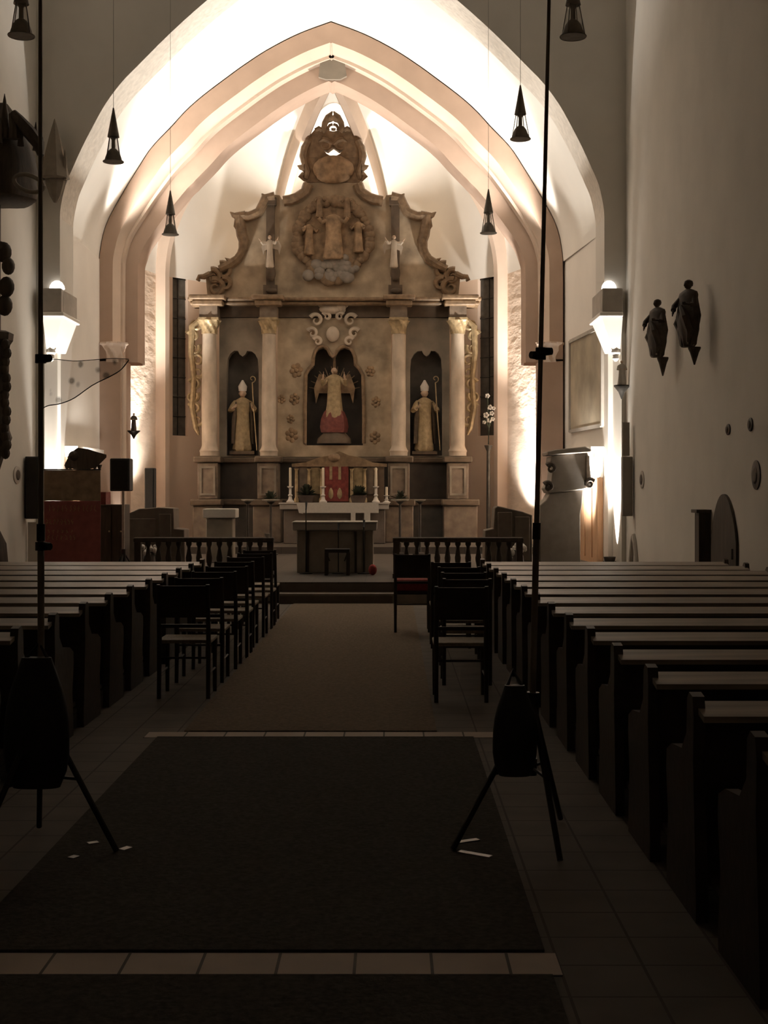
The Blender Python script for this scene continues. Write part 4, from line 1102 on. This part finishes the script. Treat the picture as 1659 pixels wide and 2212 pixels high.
# ------------------------------------------------------------------ nave pendant lanterns
def lantern_proto(c, hgt, rad, label):
    t = thing('pendant_lantern', label, 'lamp', c, 'pendant lanterns of the nave')
    x, y, z = c
    b = MB(); b.tube([(x, y, z+hgt), (x, y, ZTOP-.01)], .0035, 6); b.build('hanging_cable', M['lantern'], t)
    b = MB(); b.lathe((x, y, z), [(rad*.60, hgt*.46), (rad*.36, hgt*.70), (rad*.07, hgt*1.0), (.004, hgt*1.005)], 16); b.build('cone_shade', M['lantern'], t)
    b = MB(); b.lathe((x, y, z), [(rad*.96, .0), (rad*.96, .012), (rad*.90, .014), (rad*.80, hgt*.08), (rad*.62, hgt*.17), (rad*.42, hgt*.22), (rad*.2, hgt*.25), (rad*.18, hgt*.40), (rad*.3, hgt*.455)], 16); b.build('bulb_holder', M['lantern'], t)
    b = MB(); b.lathe((x, y, z), [(rad, 0), (rad*.51, hgt*.455)], 4, rot=PI/4+.2)
    b.f = [f for f in b.f if len(f) == 4 and not (set(f) <= {0,1,2,3} or set(f) <= {4,5,6,7})]
    b.build('glass_sides', M['lampglass'], t)
    for k in range(4):
        a = PI/4+.2+PI/2*k; q = MB(); q.tube([(x+rad*math.cos(a), y+rad*math.sin(a), z), (x+rad*.51*math.cos(a), y+rad*.51*math.sin(a), z+hgt*.46)], .006, 6); q.build('corner_rod', M['lantern'], t)
    b = MB(); pts = [(x+rad*math.cos(2*PI*k/24), y+rad*math.sin(2*PI*k/24), z+.004) for k in range(25)]; b.tube(pts, .008, 6); b.build('base_ring', M['lantern'], t)
    return t
lp = [((245, 350, 18.75), 'left pendant lantern of the middle pair, before the arch edge'), ((1124, 301, 18.75), 'right pendant lantern of the middle pair, before the white vault'),
      ((368, 507, 23.0), 'left pendant lantern of the far pair, nearest the altar'), ((1055, 504, 23.0), 'right pendant lantern of the far pair, nearest the altar'),
      ((46, 78, 14.6), 'left pendant lantern of the near pair, at the upper left edge'), ((1238, 80, 14.6), 'right pendant lantern of the near pair, near the top edge')]
pr = None
for (px, py, y), lab in lp:
    c = tuple(P(px, py, y))
    if pr is None: pr = lantern_proto(c, .755, .14, lab)
    else: dup(pr, c, lab)

# ------------------------------------------------------------------ tripod stands with poles, net and bags
def tripod(px_top, px_bot, y, label, legs, bag_px, bag_label, tape, knobs):
    foot = Vector((PX(px_bot, y), y, 0)); 
    xt = PX(px_top, y); zt = PZ(-40, y)
    t = thing('tripod_stand', label, 'stand', foot, 'tripod stands')
    def ax(z): return Vector((lerp(foot.x, xt, z/zt), y, z))
    b = MB(); b.tube([ax(.34), ax(1.5)], .016, 10); b.build('lower_tube', M['polem'], t)
    b = MB(); b.tube([ax(1.502), ax(zt)], [.013, .0085], 10); b.build('upper_tube', M['polem'], t)
    for za, zb2, rc in ((.60, .72, .033), (.32, .40, .030), (1.46, 1.54, .020)):
        b = MB(); b.tube([ax(za), ax(zb2)], rc, 10); b.build('collar', M['blackm'], t)
    for (dx, dy) in legs:
        e = foot + Vector((dx, dy, .015)); b = MB(); b.tube([ax(.68), e], .014, 8); lg = b.build('leg', M['blackm'], t)
        b = MB(); b.tube([ax(.36), (ax(.68)+e)/2], .008, 6); b.build('strut', M['blackm'], lg)
    for (py, s) in knobs:
        c = ax(PZ(py, y)); b = MB(); b.tube([c, c + Vector((s*.05, -.03, 0))], [.022, .018], 10); b.tube([c - Vector((0,0,.02)), c + Vector((0,0,.02))], .026, 10); b.build('clamp_knob', M['blackm'], t)
    # hanging weight bag
    (bx0, by0, bx1, by1) = bag_px
    yb_ = y - .10 if px_bot > 800 else y - .05
    x0_, x1_, z0_, z1_ = PX(bx0, yb_), PX(bx1, yb_), PZ(by1, yb_), PZ(by0, yb_)
    cx_, rx_ = (x0_+x1_)/2, (x1_-x0_)/2
    bg = thing('weight_bag', bag_label, 'bag', (cx_, yb_, z0_), 'black bags on the tripods')
    m = MB(); rings = []
    for k in range(9):
        tt = k/8; s = [.72, .92, 1, 1, .98, .92, .8, .62, .45][k]
        rings.append([(cx_ + rx_*s*math.copysign(abs(math.cos(a))**.7, math.cos(a)), yb_ + .07*s*math.sin(a), lerp(z0_, z1_, tt)) for a in [2*PI*j/20 for j in range(20)]])
    m.loft(rings); m.build('sack', M['black'], bg)
    m = MB(); m.tube([(cx_-rx_*.35, yb_, z1_-.01), (cx_, y, z1_+.06), (cx_+rx_*.35, yb_, z1_-.01)], .010, 6); m.build('strap', M['black'], bg)
    for i, (p, q, lab) in enumerate(tape):
        p = Vector((p[0], p[1], .013)); q = Vector((q[0], q[1], .013)); d = (q-p); s = Vector((-d.y, d.x, 0)).normalized()*.018
        m = MB(); vs = [p+s, q+s, q-s, p-s]; m.add([(v.x, v.y, .0125) for v in vs] + [(v.x, v.y, .016) for v in vs], [(0,3,2,1),(4,5,6,7),(0,1,5,4),(1,2,6,5),(2,3,7,6),(3,0,4,7)])
        tag(m.build('floor_tape', M['silver'], origin=tuple((p+q)/2)), lab, 'tape', 'bright tape marks on the carpet')
def fl_(px, py):
    y = F*H/(py-VY); return (PX(px, y), y)
yr = 6.5
tripod(1187, 1143, yr, 'thin black tripod stand with tall pole right of the aisle', [(fl_(978, 1842)[0]-PX(1143, yr), fl_(978, 1842)[1]-yr), (.10, -.40), (.20, .38)], (1064, 1480, 1160, 1674), 'black weight bag hanging on the right tripod stand',
       [(fl_(986, 1826), fl_(1033, 1819), 'short bright tape strip at the right tripod foot, farther one'), (fl_(992, 1845), fl_(1060, 1857), 'long bright tape strip at the right tripod foot, nearer one')], ((768, -1), (760, 1)))
tripod(87, 89, 6.3, 'thin black tripod stand with tall pole left of the aisle', [(fl_(252, 1846)[0]-PX(89, 6.3), fl_(252, 1846)[1]-6.3), (-.22, -.38), (-.12, .42)], (8, 1420, 150, 1700), 'black weight bag hanging on the left tripod stand',
       [(fl_(190, 1828), fl_(212, 1825), 'tiny bright tape strip left of the left tripod foot, farther one'), (fl_(152, 1860), fl_(166, 1855), 'tiny bright tape strip left of the left tripod foot, nearer one'), (fl_(262, 1842), fl_(280, 1836), 'bright tape strip just right of the left tripod foot')], ((775, 1), (1180, 1)))
# net hanging from the left pole
yn = 6.29
nt = thing('net_pennant', 'sheer grey net pennant hanging on the left tripod pole', 'net', P(95, 880, yn))
topc = resample([(92, 778), (120, 776), (160, 780), (205, 777), (245, 774), (278, 776)], 24)
botc = resample([(92, 882), (105, 876), (130, 872), (160, 860), (200, 832), (240, 812), (262, 798), (278, 778)], 24)
b = MB(); b.loft([[P(*lerp_, yn + .02*math.sin(k*.9)) for lerp_ in [(lerp(p[0], q[0], s/6), lerp(p[1], q[1], s/6)) for s in range(7)]] for k, (p, q) in enumerate(zip(topc, botc))], closed=False)
b.build('netting', M['net'], nt, smooth=180)
b = MB(); b.tube([P(p[0], p[1], yn + .02*math.sin(k*.9)) for k, p in enumerate(botc)], .0025, 6); b.build('edge_cord', M['iron'], nt)
b = MB(); b.tube([P(p[0], p[1], yn + .02*math.sin(k*.9)) for k, p in enumerate(topc)], .0018, 6); b.build('top_cord', M['iron'], nt)

# ------------------------------------------------------------------ wall statues and plaques
def wall_statue(px, head, foot, tip, label, face, wall_x, h_over=None):
    side = 1 if wall_x > 0 else -1
    x = wall_x - side*.26; y = x*F/(px - VX)
    zb = PZ(foot, y); h = PZ(head, y) - zb
    t = thing('wall_statue', label, 'statue', (x, y, PZ(tip, y)), 'statues on wall brackets')
    ro, fl, T = figure(h, (x, y, zb+.002), face, arms=((.25,.62,-.06),(.16,.50,-.16)), arms2=((.19,.60,-.04),(.11,.62,-.15)), slim=1.5, hem=.62, hip=1.22)
    ro.build('robe', M['bronze'], t); fl.build('body', M['bronze'], t)
    # hair and halo-less head covering
    hr = MB(); hr.loft([[T(r*math.cos(a), .004+r*1.05*math.sin(a), z) for a in [2*PI*j/14 for j in range(14)]] for z, r in ((.90, .058), (.94, .066), (.975, .056), (.995, .02))]); hr.build('hair', M['bronze'], t)
    ck = MB()
    ck.tube([T(-.05, -.10, .60), T(.10, -.16, .42), T(.16, -.12, .20), T(.10, -.10, .06)], [.03*h, .07*h, .06*h, .02*h], 8)
    ck.tube([T(-.16, .0, .55), T(-.22, -.02, .36), T(-.15, .0, .16)], [.03*h, .06*h, .02*h], 8)
    for q in (-1, 1): ck.loft([[T(q*.10, .06, .79), T(q*.14, .05, .77), T(q*.13, -.05, .77), T(q*.09, -.05, .77)], [T(q*.15, .08, .45), T(q*.21, .06, .45), T(q*.20, -.07, .45), T(q*.13, -.08, .45)], [T(q*.06, .08, .03), T(q*.10, .06, .03), T(q*.09, -.08, .03), T(q*.05, -.09, .03)]])
    ck.build('cloak', M['bronze'], t)
    zt = PZ(tip, y)
    bk = MB(); bk.lathe((x+side*.08, y, zt), [(.01, 0), (.035, (zb-zt)*.35), (.06, (zb-zt)*.7), (.085, (zb-zt)*.92), (.085, zb-zt)], 16); bk.build('bracket', M['bronze'], t, label='pointed wall bracket')
wall_statue(1487, 604, 750, 788, 'larger dark robed statue on the right wall, nearer the camera', -PI/2+.5, XR)
wall_statue(1420, 646, 772, 812, 'smaller dark robed statue on the right wall, nearer the arch', -PI/2+.5, XR)
# small figures on brackets by the chancel
def bracket_figure(px, y, top, foot, tip, m, label, face=0):
    base = P(px, foot, y); h = PZ(top, y) - base.z
    t = thing('wall_mounted_statuette', label, 'statue', (base.x, y, PZ(tip, y)), None)
    ro, fl, T = figure(h, (base.x, y, base.z+.002), face, slim=1.1); ro.build('robe', M[m], t); fl.build('body', M['skin'], t)
    bk = MB(); hh = base.z - PZ(tip, y); bk.lathe((base.x, y, PZ(tip, y)), [(.01, 0), (.06, hh*.5), (.14, hh*.9), (.14, hh)], 14); bk.build('bracket', M['iron'], t)
bracket_figure(1343, 23.75, 778, 832, 862, 'stone', 'small pale statuette on a dark bracket beside the bright right arch edge')
bracket_figure(289, 29.2, 892, 930, 948, 'bronze', 'small dark statuette on a bracket left of the altar', .6)
# medallions on the right wall
def medallion(px, py, rz, ry, label, m='iron', wall_x=XR):
    side = 1 if wall_x > 0 else -1
    y = (wall_x - side*.03)*F/(px-VX); z = PZ(py, y)
    t = thing('wall_medallion', label, 'wall ornament', (wall_x, y, z), 'small ornaments on the nave walls')
    b = MB()
    b.loft([[(wall_x - side*o, y + ry*s*math.cos(a), z + rz*s*math.sin(a)) for a in [2*PI*j/24 for j in range(24)]] for o, s in ((.002, 1), (.014, 1), (.022, .85))]); b.build('plate', M[m], t)
    b = MB(); b.loft([[(wall_x - side*o, y + ry*s*math.cos(a), z + rz*s*math.sin(a)) for a in [2*PI*j/24 for j in range(24)]] for o, s in ((.023, .6), (.03, .55), (.034, .4))]); b.build('relief', M['bronze'], t)
medallion(1629, 1026, .17, .18, 'dark oval medallion on the right wall near the photo edge')
medallion(1569, 928, .07, .10, 'small dark wall ornament above the pointed door')
medallion(1617, 917, .08, .10, 'small dark wall ornament above the oval medallion')
medallion(1384, 1036, .15, .18, 'faint oval plaque on the right wall beside the column loudspeaker', 'stone')
medallion(40, 1026, .15, .22, 'faint oval plaque on the left wall beside the column loudspeaker', 'stone', XL)
# pointed door in the right wall
ya_, yb2 = 4.18*F/(1592-VX), 4.18*F/(1538-VX)
def pointed(ya, yb, ztop, zsp, o0, o1, z0=0.0):
    pts = [(ya, z0), (ya, zsp)]
    for k in range(1, 9): 
        a = k/9; pts.append((lerp(ya, (ya+yb)/2, 1-math.cos(a*PI/2*.9)/1.0 if False else a**1.35), lerp(zsp, ztop, math.sin(a*PI/2))))
    pts.append(((ya+yb)/2, ztop))
    rest = [(ya+yb-p, z) for p, z in pts[-2::-1]]
    pts = pts + rest; n = len(pts)
    m = MB(); m.add([(XR-o0, p, z) for p, z in pts] + [(XR-o1, p, z) for p, z in pts], [tuple(range(n)), tuple(range(2*n-1, n-1, -1))] + [(i, i+n, (i+1)%n+n, (i+1)%n) for i in range(n)])
    return m
d = struct('door_1', pointed(ya_, yb2, PZ(1076, (ya_+yb2)/2)+.05, 1.05, .002, .035), M['glassdoor'])
m = MB(); m.tube([(XR-.05, ya_+.12, .85), (XR-.05, ya_+.12, .98)], .012, 6); h_ = m.build('door_handle', M['iron']); h_.parent = d
b = MB(); y_ = 4.1*F/(1515-VX); b.box(XR-.16, XR-.002, y_-.12, y_+.12, .0, PZ(1108, y_)); b.box(XR-.20, XR-.002, y_-.16, y_+.16, PZ(1108, y_)+.002, PZ(1104, y_)+.02); b.box(XR-.20, XR-.002, y_-.16, y_+.16, -.0, .06)
tag(b.build('wall_post', M['darkwood'], origin=(XR-.1, y_, 0)), 'narrow dark wooden post against the right wall beside the pointed door', 'post')
# small pale pointed frame near the corner
yq = 4.15*F/(1366-VX)
fr = MB()
ptsq = [(XR-.02, yq-.32, .05), (XR-.02, yq-.26, .5), (XR-.02, yq-.1, .8), (XR-.02, yq, .9), (XR-.02, yq+.1, .8), (XR-.02, yq+.26, .5), (XR-.02, yq+.32, .05)]
fr.tube(ptsq, .05, 8); struct('trim_40', fr, M['stone'])

# ------------------------------------------------------------------ pulpit on the left wall
yp = 20.0
pc = (-5.80, yp, 0)
pu = thing('wooden_pulpit', 'dark carved pulpit with pointed sounding board at the left edge', 'pulpit', (pc[0], yp, 0))
zb_ = PZ(442, yp)
b = MB(); n = 24; rings = []
for (r, py) in ((.10, 440), (.52, 438), (.60, 432), (.63, 415), (.60, 400), (.62, 375), (.57, 340), (.50, 318), (.40, 290), (.30, 262), (.22, 245), (.10, 225)):
    r *= .83
    rings.append([(pc[0]+r*(1+.05*math.cos(6*a))*math.cos(a), yp+r*(1+.05*math.cos(6*a))*math.sin(a), PZ(py, yp)) for a in [2*PI*j/n for j in range(n)]])
b.loft(rings); ca = b.build('sounding_board', M['darkwood'], pu, label='dark domed sounding board')
b = MB()
b.lathe((PX(10, yp-.4), yp-.4, PZ(300, yp-.4)), [(.10, 0), (.07, .25), (.06, .35), (.02, .58), (.004, .66)], 10)
b.tube([P(28, 242, yp-.45), P(40, 258, yp-.45), P(62, 284, yp-.4), P(84, 312, yp-.3), P(88, 335, yp-.3)], [.05, .08, .10, .09, .05], 8)
b.tube([P(24, 246, yp-.45), P(30, 275, yp-.45), P(30, 300, yp-.45)], [.04, .07, .08], 8)
for a in range(5): 
    an = -1.9 + a*.55; b.lathe((pc[0]+.56*math.cos(an), yp+.56*math.sin(an), PZ(330, yp)), [(.05, 0), (.035, .12), (.05, .2), (.004, .42)], 8)
b.build('pinnacle', M['darkwood'], ca)
b = MB(); cc = P(62, 396, yp-.62)
ring_ = [cc + Vector((.21*math.cos(2*PI*k/24), 0, .12*math.sin(2*PI*k/24) - .05*math.cos(2*PI*k/24))) for k in range(25)]
b.tube(ring_, .032, 8); b.build('ring_ornament', M['retable_panel'], ca, label='pale oval ring ornament')
b = MB(); b.box(XL+.002, PX(6, yp+.2), yp-.02, yp+.1, PZ(1000, yp), PZ(440, yp)+.05)
for (px, py, r) in ((8, 545, .12), (18, 575, .10), (14, 620, .12), (10, 660, .12), (2, 540, .1)):
    b.ball(P(px, py, yp-.1), r, .1, r*1.3, 10, 7)
b.tube([P(14, 570, yp-.1), P(24, 578, yp-.1), P(28, 572, yp-.1)], [.06, .04, .01], 7)
b.build('back_panel', M['darkwood'], pu)
b = MB(); rings = []
for (r, py) in ((.06, 1060), (.20, 1030), (.36, 985), (.50, 960), (.56, 945), (.50, 930), (.46, 900), (.48, 780), (.50, 745), (.58, 735), (.60, 720), (.50, 716)):
    r *= .58
    rings.append([(pc[0]-.18+r*math.cos(a), yp+r*math.sin(a), PZ(py, yp)) for a in [PI/8+2*PI*j/8 for j in range(8)]])
b.loft(rings); bo = b.build('pulpit_body', M['darkwood'], pu, smooth=20)
b = MB()
for k in range(14):
    py = 745 + k*18; b.ball(P(12 + 3*math.sin(k*1.7), py, yp-.2), .07, .06, .09, 8, 6)
b.build('carved_edge', M['darkwood'], bo)
b = MB(); b.lathe((pc[0]-.2, yp, 0), [(.33, 0), (.33, .12), (.25, .2), (.31, .45), (.27, .9), (.12, 1.2), (.10, PZ(1062, yp))], 10); b.build('pedestal', M['darkwood'], pu)
wc = thing('dark_wall_shape', 'dark pointed shape on the arch wall right of the pulpit roof', 'carving', P(118, 385, 23.75))  # dark tapering form set before the arch wall
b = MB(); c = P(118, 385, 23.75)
b.lathe((c.x, 23.75, c.z), [(.20, -.02), (.27, 0), (.25, .06), (.21, .25), (.15, .5), (.10, .72), (.05, .9), (.008, 1.05)], 8, rot=PI/8); b.build('tapered_body', M['wall_shape'], wc, smooth=20)
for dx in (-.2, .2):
    b = MB(); b.lathe((c.x+dx, 23.68, c.z-.05), [(.04, 0), (.03, .2), (.045, .3), (.006, .55)], 8); b.build('pinnacle', M['wall_shape'], wc)
b = MB(); b.lathe((c.x, 23.8, c.z-.42), [(.03, 0), (.10, .12), (.16, .3), (.18, .395)], 8, rot=PI/8); b.build('corbel', M['wall_shape'], wc, smooth=20)
# white blossoms in front of the right apse window
wf = thing('wall_flower_spray', 'spray of white blossoms in front of the right dark window', 'flowers', P(1055, 925, 31.9))
b = MB()
for (px, py, r) in ((1053, 855, .05), (1058, 880, .055), (1050, 897, .06), (1062, 893, .05), (1057, 908, .055), (1064, 905, .045), (1046, 912, .04), (1066, 882, .04)):
    for q in range(5): b.ball(P(px, py, 31.9) + Vector((r*.7*math.cos(q*1.26), random.uniform(-.03, .03), r*.7*math.sin(q*1.26))), r*.55, n=7, m=5)
b.build('blossoms', M['white'], wf)
b = MB(); 
for (px, py) in ((1053, 858), (1060, 890), (1048, 905), (1064, 900)): b.tube([P(1055, 960, 31.9), P(1056, 925, 31.9), P(px, py, 31.9)], .014, 6)
b.build('stems', M['leaf'], wf)
b = MB(); b.lathe((P(1055, 960, 31.9).x, 31.9, zf), [(.16, 0), (.16, .05), (.05, .1), (.04, PZ(975, 31.9)-zf), (.10, PZ(962, 31.9)-zf)], 12); b.build('tall_stand', M['iron'], wf)

# ------------------------------------------------------------------ lights
def spot(name, loc, target, power, angle, blend=.6, size=.12, col=(1, .935, .855)):
    d = bpy.data.lights.new(name, 'SPOT'); d.energy = power; d.spot_size = math.radians(angle); d.spot_blend = blend; d.shadow_soft_size = size; d.color = col
    o = bpy.data.objects.new(name, d); COL.objects.link(o); o.location = loc
    o.rotation_euler = (Vector(target) - Vector(loc)).to_track_quat('-Z', 'Y').to_euler(); return o
# floor floodlights at the chancel arch: tight upward beams along the jambs
def point(name, loc, power, size=.1, col=(1, .935, .855)):
    d = bpy.data.lights.new(name, 'POINT'); d.energy = power; d.shadow_soft_size = size; d.color = col
    o = bpy.data.objects.new(name, d); COL.objects.link(o); o.location = loc; return o
spot('arch_flood_right', (3.98, 24.45, FZ+.2), (3.9, 24.7, 6), 2700, 58, .7)
spot('arch_flood_left', (-6.02, 24.45, FZ+.2), (-5.95, 24.7, 6), 2700, 58, .7)
# unseen fill lights added inside the bay to brighten its side walls
spot('bay_fill_right', (3.30, 25.9, 1.7), (4.1, 26.1, 1.9), 260, 130, .5, .15)
spot('bay_fill_left', (-5.55, 25.9, 1.7), (-6.3, 26.1, 1.9), 230, 130, .5, .15)
# narrow floods at the foot of the slender shafts
spot('pier_flood_right', (PX(1174, YA2)-.02, YA2-.10, FZ+.15), (PX(1174, YA2), YA2+.15, 6), 300, 26, .7, .05)
spot('pier_flood_left', (PX(259, YA2)+.02, YA2-.10, FZ+.15), (PX(259, YA2), YA2+.15, 6), 300, 26, .7, .05)
# floodlights behind the piers of the apse arch, washing up the rough side walls
spot('apse_flood_right', (3.20, 30.1, 1.2), (3.42, 30.9, 9), 4200, 66, .6)
spot('apse_flood_left', (-5.80, 30.1, 1.4), (-6.10, 30.9, 9), 3400, 66, .6)
# low lamps beside the rough walls
spot('low_flood_right', (2.75, 30.6, 1.5), (3.7, 31.1, 2.4), 420, 110, .7, .12)
spot('low_flood_left', (-5.35, 30.5, 2.1), (-6.1, 30.9, 2.6), 150, 100, .7, .12)
# lamps behind the retable gable
spot('retable_flood_left', (PX(672, 33.4), 33.4, 7.0), (PX(650, 32.4), 32.0, 12), 680, 100, .7)
spot('retable_flood_right', (PX(768, 33.4), 33.4, 7.0), (PX(790, 32.4), 32.0, 12), 680, 100, .7)
# vault floods at the springing of the apse arch
spot('vault_flood_right', (PX(1203, 28.3), 28.3, 6.8), (-1.0, 26.7, 11.2), 2200, 78, .6)
spot('vault_flood_left', (PX(230, 28.3), 28.3, 6.8), (-1.4, 26.7, 11.2), 2200, 78, .6)

w = bpy.data.worlds.new('night'); S.world = w; w.use_nodes = True
w.node_tree.nodes['Background'].inputs[0].default_value = (.9, .8, .65, 1)
w.node_tree.nodes['Background'].inputs[1].default_value = .0

# ------------------------------------------------------------------ camera
cd_ = bpy.data.cameras.new('camera'); cam = bpy.data.objects.new('camera', cd_); COL.objects.link(cam)
cam.location = (0, 0, H); cam.rotation_euler = (PI/2, 0, 0)
cd_.sensor_fit = 'VERTICAL'; cd_.sensor_height = 36.0; cd_.sensor_width = 27.0
cd_.lens = F/2212*36.0
cd_.shift_x = -(VX - 829.5)/2212; cd_.shift_y = -(1106 - VY)/2212
cd_.clip_end = 200
S.camera = cam
S.view_settings.view_transform = 'Standard'; S.view_settings.look = 'None'
S.view_settings.gamma = 1; S.view_settings.use_curve_mapping = False
S.view_settings.exposure = 0.0
S.cycles.max_bounces = 8; S.cycles.diffuse_bounces = 6; S.cycles.glossy_bounces = 4; S.cycles.transparent_max_bounces = 12
S.cycles.sample_clamp_indirect = 6.0
